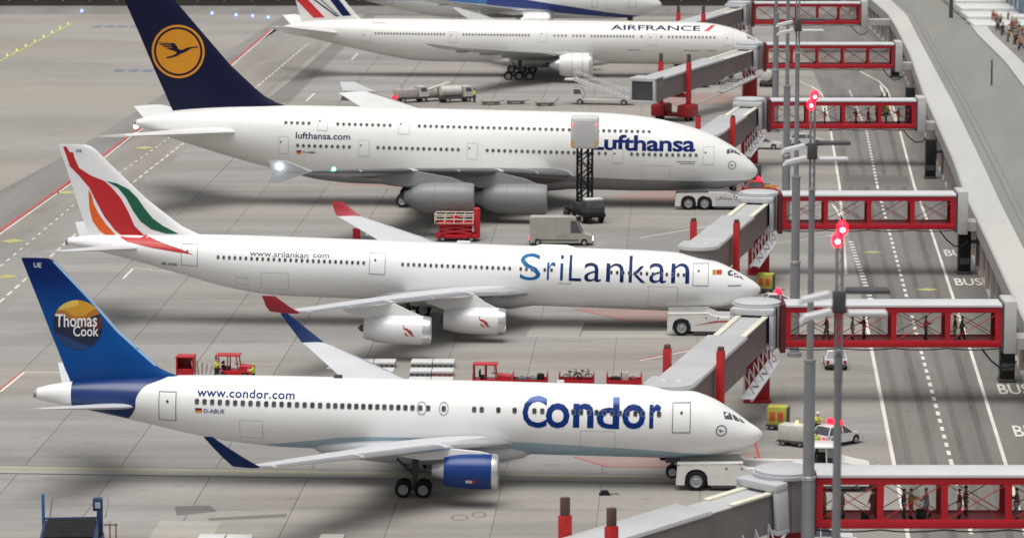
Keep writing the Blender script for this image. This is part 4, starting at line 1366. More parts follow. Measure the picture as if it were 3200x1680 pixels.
A.stab([(-63.5, 1.2, 5.9, 6.8, .1), (-71.4, 10.7, 7.65, 2.4, .09)], WHITE)
A.fairing(-22.5, -42, 2.2, 3.3, 1.15, mat('fairing_white', (.66, .65, .62), .4))
A.engine(-25.5, -30.4, 9.8, 2.33, 1.88, mat('engine_white_b', (.74, .73, .71), .35), core=2.7, wingz=3.8, wingx=-30.6, tail=.76)
A.gear([-38.2, -36.6, -35.0], 5.5, .27, .66, 2.6)
A.nose_gear(-6.0, .35, 2.4)
p = A.pane(.22, .30, .06)
A.window_row(seq(-58.34, -48.06, 23) + seq(-45.1, -35.31, 22) + seq(-31.45, -29.75, 4) + seq(-28.61, -27.02, 4) + seq(-25.89, -19.65, 14) + [-18.4, -15.45] + seq(-14.32, -7.52, 13), 6.1, p)
for x0, x1, z0, z1 in ((-60.4, -59.1, 4.8, 6.4), (-47.3, -46.1, 4.9, 6.5), (-33.7, -32.6, 5.2, 6.9), (-17.4, -16.2, 4.9, 6.5), (-5.9, -4.7, 4.9, 6.5)):
    A.door(x0, x1, z0, z1, dot=.3, w=.025, m=OUT)
A.letters('name_lettering', 'AIRFRANCE', -23.05, -9.6, 7.0, 7.72, TNAVY, .018, spacing=1.0)
A.patch('name_slash', [[(-9.15, 6.98), (-8.35, 6.98), (-7.4, 7.78), (-7.95, 7.78)]], mat('stripe_red', (.55, .02, .03), .4), .025)
A.patch('registration', [[(-58.9 + i * .38, 7.45), (-58.65 + i * .38, 7.45), (-58.65 + i * .38, 7.72), (-58.9 + i * .38, 7.72)] for i in range(6)], mat('letter_faint', (.42, .42, .43), .5))
for q in ([(-2.7, 6.3), (-2.3, 6.17), (-2.12, 5.78), (-2.54, 5.86)], [(-2.2, 6.12), (-1.9, 5.98), (-1.7, 5.66), (-2.02, 5.76)], [(-1.8, 5.92), (-1.5, 5.74), (-1.32, 5.5), (-1.6, 5.62)]):
    A.patch('cockpit_window', [q], COCKPIT, .02)
for x0, x1 in ((-12.0, -9.5), (-8.8, -7.2), (-20.5, -18.6)):
    A.patch('cargo_sill', [[(x0, 4.05), (x1, 4.05), (x1, 4.15), (x0, 4.15)]], OUTD)

# ================================================================== airliner 5: blue band, at the top edge
skin = mask_mat('livery_blue_band', (0.70, 0.70, 0.69), [
    ((0.03, 0.17, 0.42), [('X', [(-56, 4.6), (-40, 5.1), (-30, 4.6), (-18, 4.1), (-8, 3.0), (0, 2.6)], 'Z', 1), ('X', [(-56, 8.2), (-40, 7.6), (-30, 6.2), (-18, 4.7), (-6, 3.0), (0, 2.4)], 'Z', -1)]),
    ((0.012, 0.035, 0.19), [('X', [(-56, 5.8), (-40, 5.6), (-28, 4.3), (-18, 3.25), (-8, 2.5), (0, 2.0)], 'Z', 1), ('X', [(-56, 7.4), (-40, 6.6), (-30, 6.2), (-18, 4.7), (-6, 3.0), (0, 2.4)], 'Z', -1), ('Z', [(0, -31), (9, -29)], 'X', 1)])], .4, .2)
A = Airliner('787', 'airliner', 'white airliner with slanting blue band cut off by the top edge of the view', (25.6, 646.0, 0.0), .03, .008, 1.0, skin)
A.fin([(6.6, -44, -54.0), (7.8, -46, -54.2), (8.4, -47.2, -54.4), (10, -48.6, -54.8), (16.5, -54.0, -57.2), (16.8, -54.8, -57.2)], TBLUE)
A.wing([(-18.3, 2.3, 3.2, 11.5, .13), (-23.4, 9.8, 4.2, 7.4, .115), (-37.5, 28.0, 7.2, 2.5, .1), (-40.5, 30.2, 7.9, .6, .09)], None, None, WINGGREY)
A.stab([(-47.5, 1.0, 5.9, 5.8, .1), (-53.6, 9.6, 7.3, 2.0, .09)], WHITE)
A.engine(-18.8, -23.4, 9.7, 2.3, 1.6, EWH, core=2.0, wingz=4.0, wingx=-23.5)
A.gear([-30.2, -28.6], 4.9, .65, .64, 2.8)
A.nose_gear(-5.4, .45, 2.6)
p = A.pane(.26, .42, .06)
A.window_row(seq(-44, -32, 20) + seq(-29, -12.5, 27) + seq(-10.5, -6.2, 7), 5.9, p)
for x0, x1 in ((-47.2, -46.1), (-31.1, -30), (-11.9, -11.0), (-5.6, -4.5)):
    A.door(x0, x1, 4.3, 6.3, dot=.4, w=.045)
for q in ([(-2.6, 6.2), (-2.0, 6.1), (-1.8, 5.7), (-2.4, 5.75)], [(-1.9, 5.98), (-1.45, 5.76), (-1.2, 5.4), (-1.7, 5.55)]):
    A.patch('cockpit_window', [q], COCKPIT, .02)
A.door(-9.8, -8.2, 2.6, 3.9, 'cargo_door', .04, OUT, False)

# ================================================================== jet bridges
def jet_bridge(label, rx, ry, yf, xl, xr, cab, zc, bays, col_t=.74, rust=False, open_cab=False, rounded=False, xdeck=None, brace=True, bogie=True, rail=.34):
    root = thing('jet_bridge', label, 'jet bridge', (rx, ry, 0), group='red jet bridges reaching from the terminal to the stands')
    zf, zt = 4.6, 8.0
    yb = yf + 3.0
    X = lambda x: x - rx
    Y = lambda y: y - ry
    # --- fixed walkway
    b = MB()
    b.box(X(xl), Y(yf) + .05, zf + .30, X(xr), Y(yb) - .05, zf + .46)
    b.build('floor', mat('walkway_floor_red', (.50, .05, .045), .6), root, smooth=False)
    MB().box(X(xl), Y(yf) + .25, zf - .06, X(xr), Y(yb) - .25, zf + .06).build('underside', LGREY, root, smooth=False)
    for nm, y0, y1 in (('sill_beam', yf, yf + .16), ('sill_beam', yb - .16, yb)):
        MB().box(X(xl), Y(y0), zf, X(xr), Y(y1), zf + .56, ch=.03).build(nm, RED, root)
    for y0, y1 in ((yf, yf + .16), (yb - .16, yb)):
        MB().box(X(xl), Y(y0), zt - .62, X(xr), Y(y1), zt - .14, ch=.03).build('head_beam', RED, root)
    b = MB()
    b.loft([[(x, Y(yf) - .12, zt - .14), (x, Y(yf) - .12, zt + .02), (x, Y(yf) + .3, zt + .09), (x, Y(yb) - .3, zt + .09), (x, Y(yb) + .12, zt + .02), (x, Y(yb) + .12, zt - .14)] for x in (X(xl), X(xr))])
    b.build('roof', ROOFW, root, angle=20)
    n = bays
    w = (xr - xl) / n
    pw = .42 if not rounded else .26
    for side, y0 in ((0, yf + .01), (1, yb - .15)):
        for i in range(n + 1):
            x = X(xl) + w * i
            x0, x1 = x - pw / 2, x + pw / 2
            if i == 0:
                x0, x1 = x, x + pw
            if i == n:
                x0, x1 = x - pw - .12, x
            MB().box(x0, Y(y0), zf + .56, x1, Y(y0) + .14, zt - .62).build('post', RED, root, smooth=False)
        for i in range(n):
            x0, x1 = X(xl) + w * i + pw / 2, X(xl) + w * (i + 1) - pw / 2
            MB().box(x0, Y(y0) + .05, zf + .56, x1, Y(y0) + .075, zt - .62).build('pane', GLASS, root, smooth=False)
            if rounded:
                k = MB()
                za, zb = zf + .56, zt - .62
                q = .36
                for cx, cz, sx, sz in ((x0, za, 1, 1), (x1, za, -1, 1), (x0, zb, 1, -1), (x1, zb, -1, -1)):
                    pts = [(cx, cz)] + [(cx + sx * q * (1 - sin(a)), cz + sz * q * (1 - cos(a))) for a in [pi / 2 * j / 5 for j in range(6)]]
                    k.prism(pts, 'y', Y(y0) + .02, Y(y0) + .12)
                k.build('corner_plate', RED, root, smooth=False)
            if brace:
                for (xa, xb) in ((x0, x1), (x1, x0)):
                    MB().tube((xa, Y(y0) + (.03 if xa < xb else .1), zf + .58), (xb, Y(y0) + (.03 if xa < xb else .1), zt - .64), .032, n=6).build('brace', RED, root)
    # cable slung below
    b = MB()
    pts = []
    for i in range(n * 4 + 1):
        t = i / (n * 4)
        pts.append((X(xl) + (xr - xl) * t, Y(yf) + .1, zf - .1 - .13 * abs(sin(pi * t * n))))
    b.path(pts, .05, 6)
    b.build('cable', BLACK, root)
    for i in range(1, n + 1):
        MB().box(X(xl) + w * (i - .5) - .06, Y(yf) + .02, zf - .16, X(xl) + w * (i - .5) + .06, Y(yf) + .5, zf + .0).build('cable_bracket', LGREY, root, smooth=False)
    # portal against the terminal
    xd = xdeck or xr + 2.6
    MB().box(X(xr) - .02, Y(yf) - .06, zf - .3, X(xr) + .16, Y(yb) + .06, zt + .1).build('end_seal', DGREY, root, smooth=False)
    MB().box(X(xr) + .16, Y(yf) - .25, zf - .5, X(xr) + 1.15, Y(yb) + .25, zt + .35, ch=.08).build('terminal_portal', KERBC, root)
    MB().box(X(xr) + 1.15, Y(yf) + .1, zf - .2, X(xd) + .1, Y(yb) - .1, 5.3).build('link_corridor', mat('corridor_render', (.42, .40, .37), .6), root, smooth=False)
    b = MB()
    b.path([(X(xr) - 1.6, Y(yf) - .05, zf - .1), (X(xr) - .9, Y(yf) - .15, zf - 1.0), (X(xr) - .1, Y(yf) - .2, zf - 1.65), (X(xr) + .8, Y(yf) - .2, zf - 1.55), (X(xr) + 1.2, Y(yf) - .1, zf - 1.1)], .07, 8)
    b.build('hanging_hose', BLACK, root)
    # --- rotunda
    g = MB()
    g.lathe([(zf - .25, 1.62), (zf - .1, 1.72), (zt - .3, 1.72)], n=36)
    g.build('rotunda', ROTGREY, root)
    for k in range(14):
        a = 2 * pi * k / 14
        MB().box(1.68, -.05, zf - .1, 1.80, .05, zt - .3, M=Matrix.Rotation(a, 4, 'Z')).build('rotunda_rib', ROTGREY, root, smooth=False)
    MB().lathe([(zt - .3, 1.6), (zt - .28, 1.98), (zt - .06, 2.02), (zt - .05, 1.88), (zt + .12, 1.9), (zt + .2, 1.7), (zt + .22, .01)], n=40).build('rotunda_cap', CAPGREY, root, angle=30)
    # bellows between rotunda and walkway
    x = 1.2
    xe = X(xl) - .42
    k = max(2, int((xe - x) / .5))
    for i in range(k):
        xa = x + (xe - x) * i / k
        xb = x + (xe - x) * (i + 1) / k - .06
        MB().box(xa, Y(yf) + .1 + .08 * (i % 2), zf - .1, xb, Y(yb) - .1, zt - .1 - .06 * (i % 2), ch=.06).build('bellows', ROTGREY if i % 2 else mat('bellows_pink_grey', (.30, .24, .25), .5), root)
    MB().box(xe, Y(yf) - .05, zf - .45, X(xl), Y(yb) + .05, zt + .05).build('seal', MAROON, root, smooth=False)
    # red pillar
    MB().box(-1.0, -1.0, .25, 1.0, 1.0, zf - .25, ch=.06).build('pillar', DRED, root)
    MB().box(-1.12, -1.12, 0, 1.12, 1.12, .25, ch=.05).build('pillar_foot', DRED, root)
    # --- telescopic tunnel
    d = Vector((cab[0] - rx, cab[1] - ry, 0))
    L = d.length
    ang = atan2(d.y, d.x)
    slope = atan2(zc - zf, L)
    M = Matrix.Rotation(ang, 4, 'Z') @ Matrix.Translation((0, 0, zf)) @ Matrix.Rotation(-slope, 4, 'Y')

    def part(nm, m, *a, **kw):
        return MB().box(*a, M=M, **kw).build(nm, m, root)
    part('portal_frame', CAPGREY, 1.3, -1.75, .0, 2.35, 1.75, .32, ch=.05)
    part('portal_frame', CAPGREY, 1.3, -1.75, 2.75, 2.35, 1.75, 3.25, ch=.06)
    for sg in (-1, 1):
        part('portal_jamb', CAPGREY, 1.3, min(sg * 1.75, sg * 1.42), .32, 2.35, max(sg * 1.75, sg * 1.42), 2.75, ch=.05)
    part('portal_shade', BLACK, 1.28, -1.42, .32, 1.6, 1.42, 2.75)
    part('inner_tunnel', TUNSIDE, 1.7, -1.2, .12, L * .52, 1.2, 2.5)
    part('inner_roof', TUNROOF, 1.6, -1.22, 2.5, L * .52, 1.22, 2.58)
    for sg in (-1, 1):
        part('roof_rail', CREAM, 2.0, sg * 1.08 - .24, 2.58, 2.2 + L * rail, sg * 1.08 + .24, 2.72, ch=.03)
    x0, x1 = L * .36 if L > 20 else L * .4, L - 1.2
    part('outer_tunnel', TUNSIDE, x0, -1.5, -.05, x1, 1.5, 2.72)
    part('outer_roof', TUNROOF, x0 - .04, -1.56, 2.72, x1 + .02, 1.56, 2.84, ch=.02)
    part('roof_edge', LGREY, x0 - .02, -1.60, 2.60, x1, -1.52, 2.74)
    part('roof_edge', LGREY, x0 - .02, 1.52, 2.60, x1, 1.60, 2.74)
    part('hatch_cover', CREAM, x0 - .9, -1.62, .1, x0 + .5, -1.52, .75)
    # cab
    cz = MB()
    if open_cab:
        part('cab', TUNSIDE, L - 1.6, -1.75, -.1, L + .9, 1.75, 2.95, ch=.06)
        part('cab_frame', LGREY, L + .9, -1.8, -.15, L + 1.5, 1.8, .15, ch=.03)
        part('cab_frame', LGREY, L + .9, -1.8, 2.7, L + 1.5, 1.8, 3.0, ch=.03)
        for sg in (-1, 1):
            part('cab_jamb', LGREY, L + .9, min(sg * 1.8, sg * 1.5), .15, L + 1.5, max(sg * 1.8, sg * 1.5), 2.7, ch=.03)
        part('cab_mouth', DGREY, L + .88, -1.5, .15, L + 1.3, 1.5, 2.7)
        part('cab_roof', TUNROOF, L - 1.7, -1.85, 2.95, L + 1.5, 1.85, 3.12, ch=.04)
    else:
        def plan(r, e):
            return [(L - 2.4 - e, -r), (L - .2, -r)] + [(L - .2 + r * sin(a), -r * cos(a)) for a in [pi * i / 14 for i in range(1, 14)]] + [(L - .2, r), (L - 2.4 - e, r)]
        o = MB().prism(plan(1.72, 0), 'z', -.1, 2.85)
        o.v = [tuple(M @ Vector(v)) for v in o.v]
        o.build('cab', TUNSIDE, root, angle=25)
        o = MB().prism(plan(1.9, .05), 'z', 2.85, 3.02).prism(plan(1.78, .0), 'z', 3.02, 3.12)
        o.v = [tuple(M @ Vector(v)) for v in o.v]
        o.build('cab_roof', TUNROOF, root, angle=25)
        for sg in (-1, 1):
            part('roof_lamp', WHITE, L - 1.0, sg * .55 - .2, 3.12, L - .7, sg * .55 + .2, 3.2)
        for k in range(4):
            part('cab_bellows', MGREY, L - 1.9 + k * .3, -1.8, .1, L - 1.72 + k * .3, -1.7, 2.6)
    # lift columns and bogie
    xc = L * col_t
    zmid = (M @ Vector((xc, 0, 0))).z
    Mz = Matrix.Rotation(ang, 4, 'Z')
    for sg in (-1, 1):
        MB().box(xc - .34, sg * 2.02 - .28, .5, xc + .34, sg * 2.02 + .28, zmid + 4.0, ch=.05, M=Mz).build('lift_column', ORED, root)
        if rust:
            MB().box(xc - .25, sg * 2.02 - .2, zmid + 4.0, xc + .25, sg * 2.02 + .2, zmid + 5.1, ch=.04, M=Mz).build('lift_screw', WOODR, root)
        else:
            MB().box(xc - .26, sg * 2.02 - .21, zmid + 4.0, xc + .26, sg * 2.02 + .21, zmid + 4.3, ch=.04, M=Mz).build('column_cap', WOODR, root)
    MB().box(xc - .3, -2.3, zmid - .75, xc + .3, 2.3, zmid - .2, ch=.05, M=Mz).build('cross_beam', DRED, root)
    if open_cab:
        q0, q1 = Mz @ Vector((xc - .5, 1.7, 1.6)), Mz @ Vector((3.2, 1.9, 3.4))
        MB().tube(q0, q1, .16, n=8).build('stay_beam', LGREY, root)
        MB().box(xc - 1.6, -2.9, .5, xc + 1.6, -.9, 2.2, ch=.3, M=Mz).build('drive_housing', DRED, root)
        MB().box(xc - 1.6, .9, .5, xc + 1.6, 2.9, 2.2, ch=.3, M=Mz).build('drive_housing', DRED, root)
    bg = MB().box(xc - .9, -2.4, .55, xc + .9, 2.4, 1.0, ch=.06, M=Mz).build('bogie', DRED, root)
    for sg in (-1, 1):
        for dx in (-.8, .8):
            o = wheel('wheel', bg, tuple(Mz @ Vector((xc + dx, sg * 2.1, .55))), .55, .45)
            o.rotation_euler = (0, 0, ang)
    # service catwalk slung below the side of the tunnel
    side = Vector((-d.y, d.x, 0)).normalized()
    u = d.normalized()
    up = u * 2.6 + side * 1.9 + Vector((0, 0, 3.75))
    dn = u * (L * .44) + side * 2.05 + Vector((0, 0, 2.75))
    ax = dn - up
    lat = side * .4
    for sg in (-1, 1):
        MB().tube(up + lat * sg, dn + lat * sg, .13, n=6).build('catwalk_beam', LGREY, root)
    for i in range(6):
        b = MB()
        p = up + ax * ((i + .3) / 6)
        b.tube(p + lat, Vector((p.x, p.y, 0)) - side * .45 + Vector((0, 0, p.z + 1.55)), .06, n=5)
        b.build('hanger', SILVER, root)
        b = MB()
        b.tube(p - lat, Vector((p.x, p.y, 0)) - side * .45 + Vector((0, 0, p.z + 1.35)), .06, n=5)
        b.build('hanger', SILVER, root)
    for i in range(3):
        q = [up + ax * ((i + a) / 3) for a in (.04, .9)]
        MB().add([q[0] + lat * .9, q[0] - lat * .9, q[1] - lat * .9, q[1] + lat * .9] + [v - Vector((0, 0, .06)) for v in (q[0] + lat * .9, q[0] - lat * .9, q[1] - lat * .9, q[1] + lat * .9)], [(0, 1, 2, 3), (7, 6, 5, 4), (0, 4, 5, 1), (1, 5, 6, 2), (2, 6, 7, 3), (3, 7, 4, 0)]).build('catwalk_plate', CAPGREY, root, smooth=False)
    b = MB()
    b.path([(1.5 * u.x + side.x * 1.6, 1.5 * u.y + side.y * 1.6, 4.6), (2.6 * u.x + side.x * 1.9, 2.6 * u.y + side.y * 1.9, 3.75)], .12, 6)
    b.build('catwalk_arm', LGREY, root)
    return root


jet_bridge('nearest red jet bridge with passengers silhouetted inside, at the bottom right', 17.1, 232.4, 231.0, 19.0, 39.0, (.8, 217.6), 2.9, 5, col_t=.77, rust=True, xdeck=40.2, rail=.16)
jet_bridge('red jet bridge whose grey tunnel docks at the blue-tailed twinjet', 19.7, 299.6, 298.2, 21.9, 39.2, (11.3, 267.6), 4.1, 4, xdeck=42.0)
jet_bridge('red jet bridge whose grey tunnel docks at the airliner with ribboned tail', 24.3, 368.2, 366.8, 26.5, 43.5, (16.8, 337.6), 4.1, 4, xdeck=46.0)
jet_bridge('red jet bridge docked behind the nose of the double-decker', 28.9, 457.0, 455.6, 31.4, 49.0, (21.5, 424), 4.4, 4, xdeck=51.7)
jet_bridge('red jet bridge with empty open cab left unused in front of the striped-tail airliner', 33.7, 533.6, 532.2, 36.0, 54.0, (17.8, 498), 3.6, 5, open_cab=True, rounded=True, xdeck=56.8, rust=True, brace=True)
jet_bridge('farthest red jet bridge, partly cut by the top edge', 36.6, 608.0, 606.5, 39.0, 56.0, (24.5, 574.5), 4.2, 5, rounded=True, xdeck=61.0, rust=True)


BULB = emit('hot_bulb', (1.0, .75, .78), 12)


# ------------------------------------------------------------------ lamp masts
def mast(x, y, label, H=31.6, z1=8.2, z2=26.2, lamps=True, rz=0):
    m = thing('lamp_mast', label, 'lamp mast', (x, y, 0), rz, group='tall grey lamp masts beside the jet bridges')
    MB().lathe([(0, .62), (.35, .6), (.4, .43), (z1, .42)], n=20).build('lower_pole', POLE, m)
    MB().lathe([(z1 - .12, .46), (z1 + .06, .48), (z1 + .1, .36), (z1 + .14, .33)], n=20).build('collar', SILVER, m)
    MB().lathe([(z1, .36), (15.4, .35), (15.45, .39), (15.6, .39), (15.65, .21), (z2, .17)], n=18).build('middle_pole', POLE, m)
    MB().lathe([(z2 - .1, .26), (z2 + .05, .27), (z2 + .1, .1)], n=18).build('collar', SILVER, m)
    for sx in (-.13, .13):
        MB().tube((sx, 0, z2 - 1.5), (sx, 0, H), .07, .06, 10).build('mast_tube', POLE, m)
    t = MB()
    zz = z2
    k = 0
    while zz < H - .5:
        t.tube((-.13 if k % 2 else .13, 0, zz), (.13 if k % 2 else -.13, 0, zz + .55), .025, n=5)
        zz += .55
        k += 1
    t.build('lacing', POLE, m)
    for i, (dx, dz) in enumerate(((-.12, -.42), (.1, .12))):
        o = MB().lathe([(H + dz - .15, .1), (H + dz, .24), (H + dz + .3, .25), (H + dz + .5, .12), (H + dz + .55, .01)], (dx, 0, 0), n=12).build('beacon', BEACON, m)
        MB().ball((dx, -.2, H + dz + .12), .10, 10).build('lamp_bulb', BULB, o)
    if lamps:
        zl = H - 3.3
        MB().box(-.3, -.22, zl - .3, .3, .22, zl + .7, ch=.04).build('lamp_bracket', DGREY, m)
        # flat floodlights: two to the right, two raked to the left
        for (z, x0, x1, mm, y0) in ((zl + .62, .35, 2.35, DGREY, .6), (zl - .2, .35, 2.1, ROOFW, -.7)):
            MB().box(x0, y0 - .55, z - .07, x1, y0 + .55, z + .10, ch=.03).build('floodlight', mm, m)
            MB().box(x0 + .1, y0 - .45, z - .09, x1 - .1, y0 + .45, z - .072).build('lamp_glass', WHITE, m, smooth=False)
        for (z, y0) in ((zl + .45, .65), (zl - .15, -.65)):
            Mx = Matrix.Translation((-.4, y0, z)) @ Matrix.Rotation(R(-11), 4, 'Y')
            MB().prism([(-1.5, -.16), (-1.25, .06), (0, .12), (0, -.07), (-1.2, -.12)], 'y', -.5, .5).build('floodlight', ROOFW, m).matrix_local = Mx
            MB().box(-.9, -.42, -.12, -.1, .42, -.09, M=Mx).build('lamp_glass', WHITE, m, smooth=False)
    return m


mast(14.95, 170.5, 'blurred foreground lamp mast with two red beacons on top')
mast(18.35, 232.9 - 3.6, 'lamp mast crossing the left end of the nearest jet bridge')
mast(24.3, 320.6, 'lamp mast standing right of the nose of the ribbon-tailed airliner')
mast(29.1, 398.0, 'lamp mast standing right of the nose of the double-decker')
mast(34.5, 492.7, 'lamp mast between the empty jet bridge and the double-decker bridge')
mast(40.1, 636.0, 'farthest lamp mast, behind the last jet bridge')

# ================================================================== ground vehicles
def wheels(root, xs, ys, r, w):
    for x in xs:
        for y in ys:
            wheel('wheel', root, (x, y, r), r, w)


def beacons(root, pts, r=.17, m=None):
    for p in pts:
        MB().lathe([(0, r), (r * .9, r), (r * 1.7, r * .7), (r * 2, .01)], p, n=10).build('beacon', m or VBEACON, root)


def tow_tug(label, loc, rz, L, axles, r, cab=True, stripe=None, text=None, low=True):
    """towbarless tug: body runs from x=0 (arms, under the nose) to x=L (cab end)"""
    t = thing('tow_tug', label, 'tow tug', loc, rz, 'white aircraft tugs under the noses')
    TW = mat('tug_white', (.66, .65, .62), .4, var=.05)
    for sg in (-1, 1):
        y0, y1 = (sg * 1.95, sg * 1.25) if sg > 0 else (sg * 1.95, sg * 1.25)
        lo, hi = min(y0, y1), max(y0, y1)
        x = -0.15
        cuts = []
        for a in axles:
            cuts.append((a - r * 1.18, a + r * 1.18))
        b = MB()
        prof = [(x, .42)]
        for (ca, cb) in cuts:
            prof += [(ca, .42)] + [(ca + (cb - ca) * (1 - cos(q)) / 2, .42 + (r * 1.62) * sin(q) ** .6) for q in [pi * i / 8 for i in range(1, 8)]] + [(cb, .42)]
        prof += [(L, .42), (L, 1.55), (max(cuts[-1][1] + 2.4, L * .36), 1.62), (max(cuts[-1][1] + 1.6, L * .32), 1.95), (.35, 1.98), (-.05, 1.75)]
        b.prism(prof, 'y', lo, hi)
        b.build('side_frame', TW, t, angle=30)
        MB().prism([(p[0], p[1]) for p in [(-.05, 1.9), (L * .34, 1.98), (L * .34, 2.04), (-.05, 1.99)]], 'y', lo - .02, hi + .02).build('top_plate', DGREY if not low else TW, t)
        for a in axles:
            wheel('wheel', t, (a, sg * 1.72, r), r, .5)
        for i in range(3):
            MB().lathe([(0, .09), (.03, .09), (.031, .01)], (cuts[-1][1] + 1.3 + i * 1.1, (lo - .0) if sg < 0 else hi, 1.62), 'y', 10).build('filler_cap', DGREY, t)
        MB().box(cuts[-1][1] + .2, lo + .02, .22, L - .6, hi - .02, .42).build('skirt', DGREY, t, smooth=False)
        if stripe and sg < 0:
            MB().prism([(cuts[-1][1] + .3, .95), (cuts[-1][1] + 2.4, 1.22), (L * .7, 1.28), (L * .7, 1.42), (cuts[-1][1] + 2.2, 1.38)], 'y', lo - .012, lo - .002).build('stripe', stripe, t, smooth=False)
        if text and sg < 0:
            me = text_mesh(text, .0)
            for v in me.vertices:
                u, w = v.co.x, v.co.y
                v.co = (cuts[-1][1] + .35 + u * 3.1, lo - .012, 1.12 + w * .42)
            me.materials.append(TNAVY)
            link('tug_lettering', me, t)
            MB().box(cuts[-1][1] + .3, lo - .01, .46, L * .72, lo - .002, 1.02).build('lower_panel', LGREY, t, smooth=False)
    MB().box(L * .3, -1.27, .5, L, 1.27, 1.35, ch=.05).build('deck', LGREY, t)
    MB().box(.6, -.9, .45, L * .3, .9, .8, ch=.04).build('cradle', DGREY, t)
    if cab:
        cx = L * .70
        MB().prism([(cx + 2.0, 1.35), (L + .1, 1.3), (L + .15, 1.62), (cx + 2.2, 2.05), (cx + 2.0, 2.05)], 'y', -1.3, 1.3).build('bonnet', TW, t)
        MB().box(cx, -1.15, 1.35, cx + 2.1, .9, 1.9, ch=.04).build('cab_base', TW, t)
        MB().prism([(cx + .1, 1.9), (cx + 2.2, 1.9), (cx + 1.8, 3.0), (cx + .25, 3.0)], 'y', -1.05, .85).build('cab_glazing', pane_mat('cab_pane', (.55, .58, .58)) if 'cab_pane' not in MATS else MATS['cab_pane'], t)
        MB().box(cx - .1, -1.3, 3.0, cx + 2.05, 1.1, 3.14, ch=.04).build('cab_roof', WHITE, t)
        for px, py, qx in ((cx + .1, -1.08, cx + .25), (cx + 2.2, -1.08, cx + 1.8), (cx + .1, .86, cx + .25), (cx + 2.2, .86, cx + 1.8), (cx + 1.1, -1.08, cx + 1.05)):
            MB().tube((px, py, 1.9), (qx, py, 3.0), .05, n=6).build('cab_pillar', TW, t)
        MB().box(cx + .5, -.5, 1.7, cx + 1.1, .1, 2.5, ch=.1).build('seat', DGREY, t)
        MB().box(L + .1, -1.5, .5, L + .9, 1.4, .75, ch=.05).build('bumper', TW, t)
        MB().box(L + .35, -1.2, .75, L + .45, 1.1, 1.25).build('bumper_panel', mat('faded_red', (.42, .07, .08), .5), t, smooth=False)
        MB().tube((L + .9, -1.45, .4), (L + .9, -1.45, 1.35), .08, n=8).tube((L + .9, 1.3, .4), (L + .9, 1.3, 1.35), .08, n=8).build('bumper_post', WHITE, t)
        wheels(t, [cx + .9], (-1.45, 1.45), .62, .4)
        MB().box(cx - 1.3, -1.3, 1.35, cx - .15, 1.0, 1.8, ch=.06).build('engine_cover', TW, t)
    return t


tow_tug('white aircraft tug with driver cab below the nose of the blue-tailed twinjet', (11.9, 266.3, 0), -.03, 13.6, [1.3], .72)
tow_tug('white aircraft tug with red flash below the nose of the ribbon-tailed airliner', (14.0, 333.2, 0), -.04, 10.5, [1.15], .72, cab=False, stripe=MATS['faded_red'] if 'faded_red' in MATS else RED)
tow_tug('white four-wheeled aircraft tug with grey lower panel below the double-decker', (18.3, 417.6, 0), -.04, 10.5, [1.35, 3.15], .74, cab=False, low=False, text='Lufthansa LEOS')


